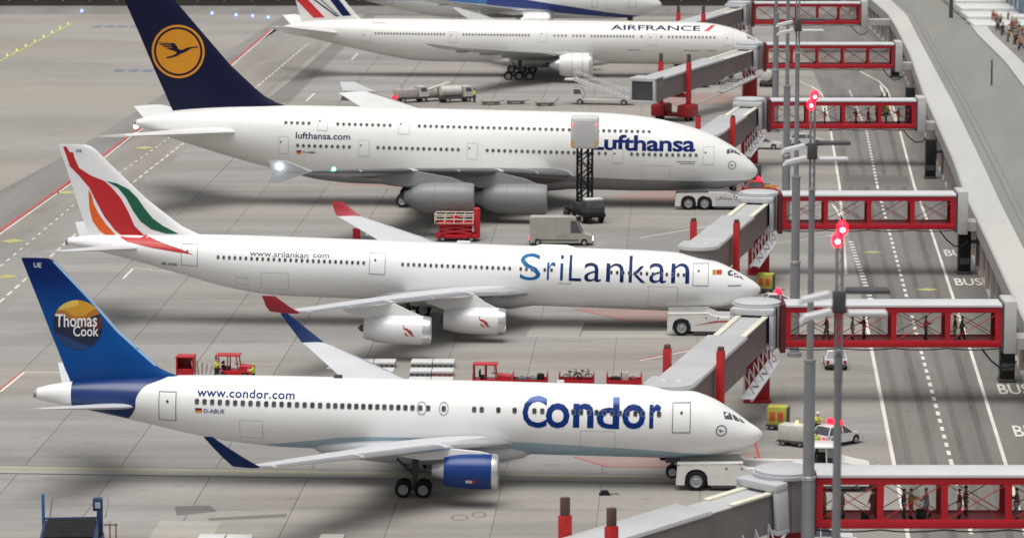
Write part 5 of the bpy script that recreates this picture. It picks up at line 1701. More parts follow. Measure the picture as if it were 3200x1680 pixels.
def car(name, label, cat, loc, rz, L=4.4, W=1.8, H=1.45, body=None, van=False, bar=None, tail=None, group=None):
    body = body or mat('car_white', (.66, .66, .65), .3, coat=.4, var=.03)
    t = thing(name, label, cat, loc, rz, group)
    h = L / 2
    r = .34
    side = []
    lower = [(-h, .38), (-h + .55, .30)]
    def arch(xc):
        return [(xc + (r + .07) * -cos(q), .30 + (r + .1) * sin(q)) for q in [pi * i / 8 for i in range(9)]]
    fx, bx = h - .85, -h + .85
    prof = [(-h, .40)] + arch(bx) + arch(fx) + [(h, .40), (h + .02, .62), (h - .15, .80), (h - 1.15, .93), (-h + .6, .95), (-h + .05, .92), (-h - .03, .6)]
    if van:
        prof = [(-h, .45)] + arch(bx) + arch(fx) + [(h, .45), (h + .03, .85), (h - .1, 1.0), (h - .95, 1.28), (-h, 1.30)]
    b = MB().prism(prof, 'y', -W / 2, W / 2)
    b.build('body', body, t, angle=30)
    z0 = .93 if not van else 1.28
    if not van:
        cab = [[(-h + .35, W / 2 - .04, z0), (h - 1.1, W / 2 - .04, z0), (h - 1.1, -W / 2 + .04, z0), (-h + .35, -W / 2 + .04, z0)], [(-h + .75, W / 2 - .22, H), (h - 1.95, W / 2 - .22, H), (h - 1.95, -W / 2 + .22, H), (-h + .75, -W / 2 + .22, H)]]
        MB().loft(cab).build('glazing', COCKPIT, t, angle=20)
        MB().box(-h + .72, -W / 2 + .2, H - .015, h - 1.92, W / 2 - .2, H + .035, ch=.03).build('roof', body, t)
        for sx in (-1, 1):
            for xa, xb in ((-h + .35, -h + .75), (h - 1.1, h - 1.95), (-.15, -.12)):
                MB().tube((xa, sx * (W / 2 - .05), z0), (xb, sx * (W / 2 - .22), H), .045, n=6).build('pillar', body, t)
    else:
        MB().prism([(-h, 1.28), (h - .95, 1.28), (h - 1.75, H - .12), (h - 2.1, H), (-h + .12, H), (-h, H - .1)], 'y', -W / 2 + .06, W / 2 - .06).build('load_box', body, t, angle=30)
        for sy in (-1, 1):
            y = sy * (W / 2 - .055)
            MB().prism([(h - 1.1, 1.34), (h - 1.68, H - .38), (h - 2.25, H - .36), (h - 2.25, 1.34)], 'y', min(y, y + sy * .02), max(y, y + sy * .02)).build('door_window', COCKPIT, t)
            MB().box(-h + .9, min(sy * W / 2, sy * (W / 2 + .02)), .52, h - 1.4, max(sy * W / 2, sy * (W / 2 + .02)), .64).build('sill_trim', DGREY, t, smooth=False)
            MB().prism([(-.4, .75), (.55, .75), (.55, 1.25), (.2, 1.3), (.1, 1.22), (-.1, 1.26), (-.35, 1.1)], 'y', sy * (W / 2 + .004) if sy < 0 else W / 2, sy * W / 2 if sy < 0 else W / 2 + .004).build('side_print', mat('faded_print', (.30, .30, .26), .5), t, smooth=False)
        MB().prism([(h - .98, 1.3), (h - 1.74, H - .14), (h - 1.70, H - .12), (h - .93, 1.3)], 'y', -W / 2 + .15, W / 2 - .15).build('windscreen', COCKPIT, t)
    wheels(t, (bx, fx), (-W / 2 + .1, W / 2 - .1), r, .22)
    for sy in (-1, 1):
        MB().box(-h - .05, sy * (W / 2 - .2) - .12, .6, -h + .1, sy * (W / 2 - .2) + .12, .85, ch=.02).build('tail_light', tail or mat('tail_light_red', (.3, .01, .01), .3), t)
        MB().box(h - .1, sy * (W / 2 - .25) - .17, .58, h + .05, sy * (W / 2 - .25) + .17, .76, ch=.02).build('headlight', WLAMP if van else WHITE, t)
    MB().box(-h - .07, -W / 2 + .05, .3, -h + .05, W / 2 - .05, .55, ch=.04).build('bumper', DGREY, t)
    MB().box(h - .05, -W / 2 + .05, .3, h + .07, W / 2 - .05, .55, ch=.04).build('bumper', DGREY, t)
    if bar:
        MB().box(-.35, -W / 2 + .2, H + .03, .05, W / 2 - .2, H + .09).build('light_bar_base', DGREY, t, smooth=False)
        beacons(t, [(-.15, (-W / 2 + .3) + (W - .6) * i / (bar - 1), H + .09) for i in range(bar)], .19)
    return t


car('delivery_van', 'silver-white panel van with glowing tail lights between the two middle airliners', 'van', (5.1, 388.6, 0), -.02, 6.5, 2.05, 2.95, mat('van_silver', (.37, .355, .32), .35, coat=.3), van=True, tail=BEACON)
car('parked_car', 'white car seen from behind below the bridge serving the blue-tailed twinjet', 'car', (27.4, 315.6, 0), R(88), 4.2, 1.85, 1.45, group='white airport cars')
car('escort_car', 'white car with red light bar flashing beside the grey post, below the twinjet nose', 'car', (24.6, 281.6, 0), R(42), 4.2, 1.8, 1.5, bar=4, tail=BEACON, group='white airport cars')
car('escort_car', 'low white car glowing with red beacons right of the ribbon-tailed nose', 'car', (24.9, 346.5, 0), R(8), 3.9, 1.8, 1.4, bar=4, group='white airport cars')
GLOWRED = mat('beacon_glow_red', (.5, .03, .02), .35, coat=.3)  # body red stands in for beacon light falling on a white car
ft = car('red_lit_car', 'car in painted red glow below lit red beacons right of the double-decker nose', 'car', (28.4, 428.5, 0), R(4), 4.0, 1.9, 1.6, GLOWRED, bar=4, group='white airport cars')
MB().box(.3, -.99, .98, 1.9, -.92, 1.25).build('side_board', mat('lit_orange', (.8, .3, .06), .5), ft, smooth=False)  # orange put into the colour for the part lit yellow
car('pickup', 'white pick-up standing behind the red pillar near the double-decker nose', 'car', (31.6, 474, 0), R(-6), 4.6, 1.85, 1.6, group='white airport cars')
car('parked_car', 'white car half hidden behind lamp masts beyond the double-decker bridge', 'car', (37.4, 478, 0), R(12), 4.3, 1.8, 1.45, group='white airport cars')
car('parked_car', 'pale car under the nearest jet bridge at the bottom edge', 'car', (20.5, 246.0, 0), R(8), 4.6, 1.85, 1.5, group='white airport cars')


def unit(name, label, cat, loc, rz, m, L, W, H, group=None, panels=0, front=None):
    """small wheeled service unit: body, base, wheels, side panels"""
    t = thing(name, label, cat, loc, rz, group)
    MB().box(-L / 2, -W / 2, .42, L / 2, W / 2, H, ch=.09).build('housing', m, t)
    MB().box(-L / 2 - .08, -W / 2 - .03, .30, L / 2 + .08, W / 2 + .03, .44, ch=.03).build('chassis', DGREY, t)
    wheels(t, (-L / 2 + .4, L / 2 - .4), (-W / 2 + .12, W / 2 - .12), .28, .2)
    for i in range(panels):
        x0 = -L / 2 + .15 + (L - .3) * i / panels
        MB().box(x0 + .04, -W / 2 - .02, .6, x0 + (L - .3) / panels - .06, -W / 2 + .01, H - .2, ch=.01).build('side_panel', front or m, t)
    MB().tube((L / 2, 0, .4), (L / 2 + 1.1, 0, .3), .05, n=6).build('tow_bar', DGREY, t)
    return t


YB = mat('box_yellow', (.42, .42, .07), .5, var=.15)
PR = mat('panel_red', (.52, .09, .03), .5, var=.2)
for loc, rz, lab in (((20.6, 287.6, 0), R(-14), 'yellow service box with red side panels right of the blue-tailed twinjet nose'), ((24.2, 356.2, 0), R(-14), 'yellow service box with red side panels right of the ribbon-tailed airliner nose')):
    t = unit('service_box', lab, 'service cart', loc, rz, YB, 1.55, 1.25, 1.85, 'yellow service boxes')
    for xa in (-.55, .08):
        MB().box(xa, -.65, .75, xa + .42, -.62, 1.45, ch=.01).build('side_panel', PR, t)
    MB().box(.775, -.58, .5, .83, .58, 1.75, ch=.02).build('end_grille', DGREY, t)
t = unit('power_unit', 'white ground power unit with orange lamp beside the twinjet nose', 'power unit', (21.4, 281.2, 0), R(-26), mat('unit_white', (.58, .57, .52), .45), 2.2, 1.35, 1.6, panels=3)
MB().box(1.11, -.6, .5, 1.16, .6, 1.45, ch=.02).build('end_panel', YB, t)
beacons(t, [(.1, .2, 1.6)], .13, OLAMP)
t = unit('black_box_cart', 'black equipment box right of the double-decker nose', 'service cart', (28.0, 436, 0), 0, DGREY, 1.9, 1.2, 2.6)


def tractor(label, loc, rz, nose=1):
    t = thing('baggage_tractor', label, 'tractor', loc, rz, 'red baggage tractors')
    MB().box(-1.55, -.72, .32, 1.65, .72, .82, ch=.07).build('body', RED, t)
    MB().prism([(.45, .82), (1.65, .82), (1.6, 1.1), (.55, 1.22)], 'y', -.66, .66).build('bonnet', RED, t, angle=25)
    MB().box(-1.5, -.72, 2.0, .55, .72, 2.1, ch=.04).build('roof', ORED, t)
    for x, xr in ((-1.42, -1.42), (-.45, -.45), (.45, .3)):
        for y in (-.66, .66):
            MB().tube((x, y, .8), (xr, y, 2.0), .055, n=6).build('cab_pillar', RED, t)
    MB().box(-1.5, -.68, .82, -1.42, .68, 1.3).build('cab_back', RED, t, smooth=False)
    MB().box(-.9, -.5, .8, -.4, .5, 1.05, ch=.05).box(-1.0, -.5, 1.0, -.88, .5, 1.5, ch=.04).build('seat', BLACK, t)
    MB().lathe([(0, .2), (.03, .2)], (.2, .15, 1.25), n=14).build('steering_wheel', BLACK, t)
    wheels(t, (-.95, 1.05), (-.68, .68), .36, .24)
    for y in (-.5, .5):
        MB().box(1.62, y - .1, .6, 1.68, y + .1, .74, ch=.01).build('headlight', WHITE, t)
    return t


tractor('red baggage tractor with open cab beside the worker in yellow, behind the blue tail', (-23.1, 309.5, 0), R(-6))
tractor('red baggage tractor leading three carts behind the blue-tailed twinjet', (-1.7, 305.2, 0), R(-4))


def cart(label, loc, rz, ends=.75):
    t = thing('baggage_cart', label, 'baggage cart', loc, rz, 'red baggage carts')
    MB().box(-1.4, -.75, .46, 1.4, .75, .58, ch=.02).build('deck', RED, t)
    for sx in (-1, 1):
        MB().box(sx * 1.4 - .05, -.75, .58, sx * 1.4 + .05, .75, .58 + ends, ch=.02).build('end_board', RED, t)
    for sy in (-1, 1):
        MB().box(-1.36, sy * .73 - .02, .58, 1.36, sy * .73 + .02, .86).build('side_board', RED, t, smooth=False)
    wheels(t, (-.95, .95), (-.6, .6), .23, .15)
    MB().tube((1.45, 0, .45), (2.3, 0, .4), .04, n=6).build('tow_bar', DGREY, t)
    return t


CY = 305.2
cart('red baggage cart carrying dark bags, first behind the tractor', (1.5, CY - .1, 0), R(-3))
cart('red baggage cart with two bicycles standing on it', (5.3, CY - .2, 0), R(-3))
cart('red baggage cart with a pale suitcase, last of the three in line', (9.2, CY - .3, 0), R(-3))
cc = thing('covered_cart', 'small red covered cart with dark opening behind the blue tail', 'baggage cart', (-27.1, 309.4, 0), R(-4), 'red baggage carts')
MB().box(-.75, -.7, .4, .75, .7, .55, ch=.03).build('deck', RED, cc)
for sx in (-1, 1):
    MB().box(sx * .68 - .06, -.7, .55, sx * .68 + .06, .7, 1.9, ch=.02).build('end_wall', RED, cc)
MB().box(-.78, -.74, 1.9, .78, .74, 2.02, ch=.04).build('roof', ORED, cc)
MB().box(-.62, .6, .55, .62, .68, 1.9).build('back_wall', DRED, cc, smooth=False)
MB().box(-.6, -.66, .56, .6, -.6, 1.0).build('side_board', RED, cc, smooth=False)
wheels(cc, (-.5, .5), (-.55, .55), .22, .15)
rk = thing('folded_rack', 'silver folded rack of rails between the red cart and the tractor', 'rack', (-25.4, 309.2, 0), 0)
MB().box(-1.1, -.6, .2, 1.1, .6, .3, ch=.02).build('base', LGREY, rk)
for i in range(7):
    MB().tube((-.95 + i * .3, -.4, .3), (-.95 + i * .3 - .25 + i * .12, -.4, 1.65 - i * .13), .05, n=6).build('rail', SILVER, rk)
    MB().tube((-.95 + i * .3, .4, .3), (-.95 + i * .3 - .25 + i * .12, .4, 1.65 - i * .13), .05, n=6).build('rail', SILVER, rk)


def bag(label, loc, s, m, rz=0, group='luggage on the red carts'):
    t = thing('suitcase', label, 'suitcase', loc, rz, group)
    MB().box(-s[0] / 2, -s[1] / 2, .03, s[0] / 2, s[1] / 2, s[2], ch=.07).build('shell', m, t)
    MB().path([(-.12, 0, s[2]), (-.12, 0, s[2] + .07), (.12, 0, s[2] + .07), (.12, 0, s[2])], .02, 6).build('handle', BLACK, t)
    MB().box(-s[0] / 2 + .08, -s[1] / 2 - .015, 0, -s[0] / 2 + .14, s[1] / 2 + .015, s[2] + .01).build('strap', BLACK, t, smooth=False)
    return t


bag('flat slate-blue holdall at the left of the first red cart', (.8, CY - .1, .585), (.9, .6, .38), mat('bag_slate', (.10, .12, .17), .6))
bag('grey-blue suitcase in the middle of the first red cart', (1.7, CY - .3, .585), (.7, .5, .42), mat('bag_grey', (.16, .18, .22), .6))
bag('black rounded bag at the right of the first red cart', (2.35, CY, .585), (.6, .55, .62), BLACK)
bag('black flat case at the left of the last red cart', (8.5, CY - .3, .585), (.8, .6, .42), BLACK)
bag('pale rounded case in the middle of the last red cart', (9.2, CY - .2, .585), (.7, .55, .85), mat('bag_pale', (.5, .48, .44), .5))
bag('dark red bag at the right of the last red cart', (9.9, CY - .35, .585), (.6, .5, .4), mat('bag_wine', (.2, .03, .04), .6))


def bicycle(label, loc, rz, lean):
    t = thing('bicycle', label, 'bicycle', loc, rz, 'bicycles on the red cart')
    t.rotation_euler = (lean, 0, rz)
    for x in (-.52, .52):
        b = MB()
        pts = [(x + .34 * cos(a), 0, .36 + .34 * sin(a)) for a in [2 * pi * i / 18 for i in range(19)]]
        b.path(pts, .035, 6)
        for k in range(6):
            a = pi * k / 6
            b.tube((x - .33 * cos(a), 0, .36 - .33 * sin(a)), (x + .33 * cos(a), 0, .36 + .33 * sin(a)), .008, n=4)
        b.build('wheel', BLACK, t)
    MB().path([(-.52, 0, .36), (-.08, 0, .34), (-.2, 0, .88), (-.52, 0, .36)], .028, 6).path([(-.2, 0, .82), (.38, 0, .86), (-.08, 0, .34)], .028, 6).path([(.52, 0, .36), (.36, 0, .98)], .028, 6).build('frame', WOODR, t)
    MB().path([(.28, -.28, 1.0), (.36, 0, 1.02), (.28, .28, 1.0)], .025, 6).build('handlebar', DGREY, t)
    MB().box(-.33, -.07, .88, -.08, .07, .95, ch=.02).build('saddle', BLACK, t)
    return t


bicycle('brown bicycle standing upright at the left of the middle red cart', (4.9, CY - .3, .585), R(24), .05)
bicycle('brown bicycle leaning over at the right of the middle red cart', (5.75, CY + .1, .585), R(-30), -.5)

# ------------------------------------------------------------------ scissor lift
sl = thing('scissor_lift', 'red scissor lift with railed platform between the ribbon-tailed airliner and the grey engines', 'scissor lift', (-5.7, 391.6, 0), R(-3))
MB().box(-2.2, -1.1, .35, 2.2, 1.1, .75, ch=.05).build('chassis', RED, sl)
wheels(sl, (-1.5, 1.5), (-.95, .95), .38, .3)
for sy in (-1, 1):
    for k in range(2):
        z0 = .8 + k * .45
        for a, b in (((-1.9, z0), (1.5, z0 + .45)), ((-1.9, z0 + .45), (1.5, z0))):
            MB().tube((a[0], sy * .8, a[1]), (b[0], sy * .8, b[1]), .15, n=8).build('scissor_arm', RED, sl)
MB().box(-1.5, -.55, .75, 1.3, .55, 1.45, ch=.06).build('hydraulic_box', DRED, sl)
MB().box(-2.1, -1.15, 1.72, 1.75, 1.15, 1.92, ch=.04).build('platform', RED, sl)
MB().box(-2.15, -1.18, 1.92, 1.75, -1.12, 1.98).build('toe_board', CREAM, sl, smooth=False)
g = MB()
for z in (2.35, 2.85):
    g.path([(-2.3, -1.1, z), (1.7, -1.1, z), (1.7, 1.1, z), (-2.3, 1.1, z), (-2.3, -1.1, z)], .055, 6)
for x in (-2.3, -1.3, -.3, .7, 1.7):
    for y in (-1.1, 1.1):
        g.tube((x, y, 1.9), (x, y, 2.85), .05, n=6)
g.build('guard_rail', CREAM, sl)
MB().box(-.6, -.4, 1.92, .2, .3, 2.6, ch=.05).build('control_box', RED, sl)
MB().box(1.75, -.55, .35, 2.35, .55, 3.0, ch=.06).build('mast', RED, sl)
MB().lathe([(2.9, .38), (3.35, .36), (3.5, .15), (3.51, .01)], (2.05, 0, 0), n=12).build('mast_head', ORED, sl)
rb = thing('red_chock_stand', 'small red stand behind the far red winglet', 'stand', (-16.2, 390, 0), 0)
MB().box(-.5, -.35, 0, .5, .35, .2, ch=.03).build('base', RED, rb)
MB().box(-.4, -.06, .2, .4, .06, 1.5, ch=.03).build('board', RED, rb)

# ------------------------------------------------------------------ catering high loader
hl = thing('catering_loader', 'catering truck with white box raised on a black lattice mast at the double-decker', 'high loader', (7.9, 407.2, 0), R(-70))
MB().box(-3.2, -1.15, .7, 3.4, 1.15, 1.15, ch=.05).build('chassis', BLACK, hl)
wheels(hl, (-2.2, -1.0, 2.3), (-1.0, 1.0), .52, .4)
MB().box(1.7, -1.1, 1.15, 3.3, 1.1, 2.5, ch=.12).build('cab', DGREY, hl)
MB().box(1.9, -1.0, 2.5, 2.9, 1.0, 2.72, ch=.05).build('cab_roof', WHITE, hl)
MB().box(3.28, -.95, 1.7, 3.34, .95, 2.4).build('windscreen', COCKPIT, hl, smooth=False)
for y in (-1.2, 1.2):
    MB().box(-2.8, y - .25, .3, -2.0, y + .25, .9, ch=.05).build('outrigger', DGREY, hl)
MB().box(-3.28, -.9, .72, -3.18, -.35, .9).build('tail_light', OLAMP, hl, smooth=False)
MB().box(-3.28, .35, .72, -3.18, .9, .9).build('tail_light', OLAMP, hl, smooth=False)
MB().box(-.9, -1.0, 1.15, 1.4, 1.0, 2.0, ch=.08).build('ballast', DGREY, hl)
zt_ = 7.95
for sx in (-1, 1):
    for sy in (-1, 1):
        MB().box(sx * .62 - .1, sy * .62 - .1, 1.15, sx * .62 + .1, sy * .62 + .1, zt_).build('mast_rail', BLACK, hl, smooth=False)
k = 0
z = 1.6
while z < zt_ - .8:
    for s in (-1, 1):
        a, b = ((-.62, .62) if k % 2 else (.62, -.62))
        MB().tube((a, s * .62, z), (b, s * .62, z + 1.0), .07, n=6).tube((-.62, s * .62, z), (.62, s * .62, z), .06, n=6).build('lattice_bar', BLACK, hl)
        MB().tube((s * .62, a, z), (s * .62, b, z + 1.0), .07, n=6).build('lattice_bar', BLACK, hl)
    z += 1.0
    k += 1
BXM = Matrix.Rotation(R(70 - 2.6), 4, 'Z')


def bpart(nm, m, *a, **k):
    return MB().box(*a, M=BXM, **k).build(nm, m, hl)


bpart('load_box', mat('box_white', (.62, .615, .61), .45), -1.5, -1.3, zt_, 1.5, 1.5, zt_ + 3.4, ch=.3)
for i in range(14):
    bpart('shutter_slat', LGREY, -1.2, -1.325, zt_ + .35 + i * .2, 1.2, -1.3, zt_ + .38 + i * .2)
for x in (-1.28, 1.28):
    bpart('warning_strip', mat('amber_strip', (.6, .35, .12), .5), x - .16, -1.33, zt_ + .1, x + .16, -1.3, zt_ + 1.0)
    MB().ball(tuple(BXM @ Vector((x * 1.1, -1.33, zt_ + 2.6))), .09).build('marker_lamp', BEACON, hl)


# ------------------------------------------------------------------ pallets and dollies
def pallet(label, loc, rz, m_top, group, stripe=None, s=(1.8, 1.75, .55)):
    t = thing('cargo_pallet', label, 'pallet', loc, rz, group)
    MB().box(-s[0] / 2, -s[1] / 2, .34, s[0] / 2, s[1] / 2, s[2], ch=.03).build('cover', m_top, t)
    MB().box(-s[0] / 2 + .03, -s[1] / 2 + .02, .08, s[0] / 2 - .03, s[1] / 2 - .02, .34).build('frame', mat('pallet_grey', (.20, .205, .22), .5), t, smooth=False)
    for i in range(4):
        MB().box(-s[0] / 2 + .1 + i * .44, -s[1] / 2 - .015, .12, -s[0] / 2 + .36 + i * .44, -s[1] / 2 + .02, .3).build('roller', stripe or DGREY, t, smooth=False)
    for x in (-s[0] / 2 + .25, s[0] / 2 - .25):
        for y in (-s[1] / 2 + .25, s[1] / 2 - .25):
            MB().lathe([(-.05, .1), (.05, .1)], (x, y, .1), 'y', 10).build('castor', BLACK, t)
    return t


PT = mat('pallet_top', (.66, .66, .65), .4, var=.05)
rows = ('rear', 'middle', 'front')
for (cx, where, side) in ((-6.7, 'right group', ('left', 'right')), (-11.7, 'group partly behind the far wing', ('left', 'right'))):
    for j in range(3):
        for i in range(2):
            if where.startswith('group') and j == 2 and i == 0:
                continue
            pallet('white-topped pallet, %s of the %s row, %s' % (side[i], rows[j], where), (cx - .92 + i * 1.86, 315.4 - j * 4.3, 0), R(-2.6), PT, 'white-topped pallets behind the blue-tailed twinjet', mat('pallet_red', (.3, .03, .03), .5) if (i, j, where[0]) == (1, 1, 'r') else None)
pallet('white-topped pallet at the bottom edge, left of the pair', (-20.0, 246.0, 0), R(-3), PT, 'white-topped pallets at the bottom edge', s=(1.75, 1.75, .75))
pallet('white-topped pallet at the bottom edge, right of the pair', (-18.15, 245.9, 0), R(-3), PT, 'white-topped pallets at the bottom edge', s=(1.75, 1.75, .75))
pallet('single white-topped pallet at the bottom edge below the wing', (-12.0, 246.0, 0), R(-3), PALEPATCH, 'white-topped pallets at the bottom edge', s=(1.6, 1.75, .75))
dz = thing('wheel_chock', 'small dark chock lying on the apron below the tug', 'chock', (6.6, 263.0, 0), R(5))
MB().prism([(-.42, 0), (.42, 0), (.2, .3), (-.2, .3)], 'y', -.3, .3).build('block', BLACK, dz)
MB().path([(.42, 0, .05), (.8, .2, .04), (1.0, -.1, .04)], .03, 6).build('rope', DGREY, dz)

for i, (x, y, rz, lab) in enumerate(((-3.0, 527.2, .1, 'empty dolly, leftmost of three behind the double-decker'), (.5, 528.2, .05, 'empty dolly, middle of three behind the double-decker'), (4.6, 525.8, .12, 'empty dolly with raised tow bar, rightmost of three'))):
    t = thing('cargo_dolly', lab, 'dolly', (x, y, 0), rz, 'small dollies behind the double-decker')
    MB().box(-1.3, -.8, .42, 1.3, .8, .55, ch=.02).build('deck', mat('dolly_tan', (.30, .27, .23), .6), t)
    MB().box(-1.25, -.75, .28, 1.25, .75, .42).build('frame', DGREY, t, smooth=False)
    wheels(t, (-.85, .85), (-.65, .65), .22, .15)
    MB().tube((1.3, 0, .45), (2.0, 0, .5 + .5 * (i == 2)), .06, n=6).build('tow_bar', DGREY, t)
    for sx in (-1, 1):
        MB().box(sx * 1.25 - .04, -.8, .55, sx * 1.25 + .04, .8, .75).build('stop_rail', LGREY, t, smooth=False)


# ------------------------------------------------------------------ trucks on the far stand
def small_truck(label, loc, rz, kind):
    t = thing('service_truck', label, 'truck', loc, rz, 'service trucks on the far stand')
    CW = mat('truck_white', (.55, .53, .49), .45, var=.06)
    MB().box(-2.4, -.95, .5, 2.4, .95, .8, ch=.04).build('chassis', DGREY, t)
    wheels(t, (-1.5, 1.6), (-.85, .85), .42, .3)
    MB().prism([(1.0, .8), (2.45, .8), (2.45, 1.5), (2.15, 2.2), (1.0, 2.2)], 'y', -.92, .92).build('cab', CW, t, angle=25)
    for sy in (-1, 1):
        MB().prism([(1.25, 1.5), (2.2, 1.5), (2.0, 2.05), (1.25, 2.05)], 'y', min(sy * .92, sy * .94), max(sy * .92, sy * .94)).build('door_window', COCKPIT, t)
    if kind == 'tank':
        MB().lathe([(-2.3, .3), (-2.2, .72), (.7, .72), (.85, .3)], (0, 0, 1.6), 'x', 18).build('tank', CW, t)
        for x in (-1.6, -.6, .4):
            MB().lathe([(x, .74), (x + .1, .74)], (0, 0, 1.6), 'x', 18).build('tank_band', LGREY, t)
    elif kind == 'conveyor':
        M = Matrix.Translation((-2.4, 0, 1.0)) @ Matrix.Rotation(R(-16), 4, 'Y')
        MB().box(0, -.5, 0, 5.2, .5, .22, M=M, ch=.03).build('conveyor', CW, t)
        MB().box(-2.0, -.8, .8, .4, .8, 1.5, ch=.06).build('engine_box', mat('truck_pink_grey', (.42, .36, .35), .5), t)
        for k in range(5):
            p = M @ Vector((.4 + k * 1.05, .55, .2))
            MB().tube(p, p + Vector((0, 0, .75)), .03, n=5).build('rail_post', LGREY, t)
    else:
        MB().box(-2.3, -.9, .8, .7, .9, 1.9, ch=.08).build('box_body', mat('truck_pink_grey', (.42, .36, .35), .5), t)
        MB().tube((-1.2, 0, 1.9), (-1.5, 0, 2.9), .2, n=8).build('boom', LGREY, t)
        for y in (-.7, .7):
            MB().ball((-2.42, y, .75), .2).build('tail_light', BEACON, t)
    return t


small_truck('pinkish grey truck with two bright red tail lights behind the double-decker', (-14.3, 530.2, 0), R(24), 'box')
small_truck('white conveyor truck beside the worker in yellow, middle of the far three', (-11.3, 532.0, 0), R(20), 'conveyor')
small_truck('white tank truck, right of the far three behind the double-decker', (-8.0, 530.6, 0), R(22), 'tank')

small_truck('white tank truck beside the red pillar of the unused jet bridge', (37.6, 553.5, 0), R(80), 'tank')
for x, y, rz, lab in ((27.6, 551, .3, 'white service cart under the grey tunnel of the unused bridge, left of three'), (30.2, 555.5, .5, 'white service cart under the grey tunnel of the unused bridge, middle of three'), (32.9, 559.5, .2, 'white service cart under the grey tunnel of the unused bridge, right of three')):
    t = unit('service_cart', lab, 'service cart', (x, y, 0), rz, MATS['unit_white'], 2.4, 1.4, 1.3, 'white service carts below the unused bridge')
    MB().box(-.9, -.72, .55, -.2, -.69, 1.1).build('dark_hatch', DGREY, t, smooth=False)
    MB().tube((.6, 0, 1.3), (.9, 0, 2.0), .06, n=6).build('exhaust_stack', DGREY, t)

# mobile stairs
ms = thing('boarding_stairs', 'white truck-mounted boarding stairs left of the unused jet bridge', 'stairs truck', (12.6, 527.4, 0), R(-8))
MB().box(-4.2, -1.0, .5, 4.4, 1.0, .85, ch=.05).build('chassis', mat('stairs_white', (.62, .60, .56), .45), ms)
wheels(ms, (-3.0, 3.2), (-.9, .9), .42, .3)
MB().prism([(-4.3, .85), (-2.6, .85), (-2.4, 1.6), (-2.9, 2.3), (-4.1, 2.3)], 'y', -1.0, 1.0).build('cab', MATS['stairs_white'], ms, angle=25)
MB().prism([(-3.9, 1.5), (-2.7, 1.5), (-3.0, 2.15), (-3.9, 2.15)], 'y', -1.02, -1.0).build('door_window', COCKPIT, ms)
up, dn = Vector((-3.6, 0, 3.5)), Vector((4.5, 0, .6))
for sy in (-1, 1):
    MB().prism([(-3.8, 3.3), (4.5, .45), (4.6, .75), (-3.8, 3.75)], 'y', sy * .95 - .05, sy * .95 + .05).build('stringer', MATS['stairs_white'], ms)
    g = MB().tube((-3.8, sy * .95, 4.6), (4.4, sy * .95, 1.7), .06, n=6)
    for i in range(7):
        t_ = i / 6
        p = Vector((-3.8 + 8.2 * t_, sy * .95, 3.6 - 2.9 * t_))
        g.tube(p, p + Vector((0, 0, 1.0)), .05, n=5)
    g.build('handrail', LGREY, ms)
for i in range(14):
    t_ = i / 14
    MB().box(-3.7 + 8.1 * t_, -.9, 3.38 - 2.86 * t_, -3.3 + 8.1 * t_, .9, 3.46 - 2.86 * t_).build('tread', LGREY, ms, smooth=False)
MB().box(-5.2, -1.0, 3.4, -3.6, 1.0, 3.55).build('landing', MATS['stairs_white'], ms, smooth=False)

# blue container loader at the bottom left
bl = thing('container_loader', 'dark blue container loader with upright post at the bottom left corner', 'loader', (-29.0, 243.6, 0), R(4))
LB = mat('loader_blue', (.012, .035, .10), .4, var=.15)
MB().box(-2.0, -3.6, .5, 2.0, 3.0, .9, ch=.05).build('chassis', LB, bl)
wheels(bl, (-1.6, 1.6), (-2.6, 2.0), .5, .4)
MB().box(-2.1, 2.6, .4, -1.9, 2.85, 3.6, ch=.03).build('post', mat('loader_bright', (.02, .10, .32), .4), bl)
MB().box(1.55, 2.2, .4, 1.95, 2.7, 2.6, ch=.04).build('post', LB, bl)
MB().box(1.3, 2.2, 2.5, 1.95, 2.9, 3.3, ch=.05).build('control_cabin', LB, bl)
MB().box(1.45, 2.15, 2.7, 1.8, 2.2, 3.1).build('cabin_window', mat('loader_glass', (.35, .45, .5), .2), bl, smooth=False)
MB().path([(2.1, 2.5, 2.0), (2.3, 2.5, 2.9), (2.25, 2.5, 3.8)], .06, 6).build('mirror_arm', LGREY, bl)
MB().path([(-1.6, 2.6, 1.6), (-1.5, 2.6, 2.5), (-1.35, 2.6, 3.4)], .05, 6).build('hand_bar', MGREY, bl)
for z, h in ((1.95, .1), (1.7, .08), (1.3, .25), (.85, .2)):
    MB().box(-1.9, 2.3, z, 1.6, 2.6, z + h, ch=.02).build('cross_rail', LB, bl)
for i in range(9):
    MB().lathe([(-1.7, .13), (1.5, .13)], (0, 1.9 - i * .62, 1.95), 'x', 10).build('roller', BLACK, bl)
MB().box(-1.95, -3.5, 1.1, -1.75, 2.4, 1.9, ch=.03).build('side_rail', LB, bl)
MB().box(1.5, -3.5, 1.1, 1.7, 2.4, 1.9, ch=.03).build('side_rail', LB, bl)
for x in (2.4, 2.8):
    MB().tube((x, 2.5, 0), (x, 2.5, 1.6), .05, n=6).build('barrier_post', mat('barrier_brown', (.16, .07, .05), .6), bl)
MB().tube((2.0, 2.5, 1.5), (2.9, 2.5, 1.5), .05, n=6).build('barrier_rail', MATS['barrier_brown'], bl)

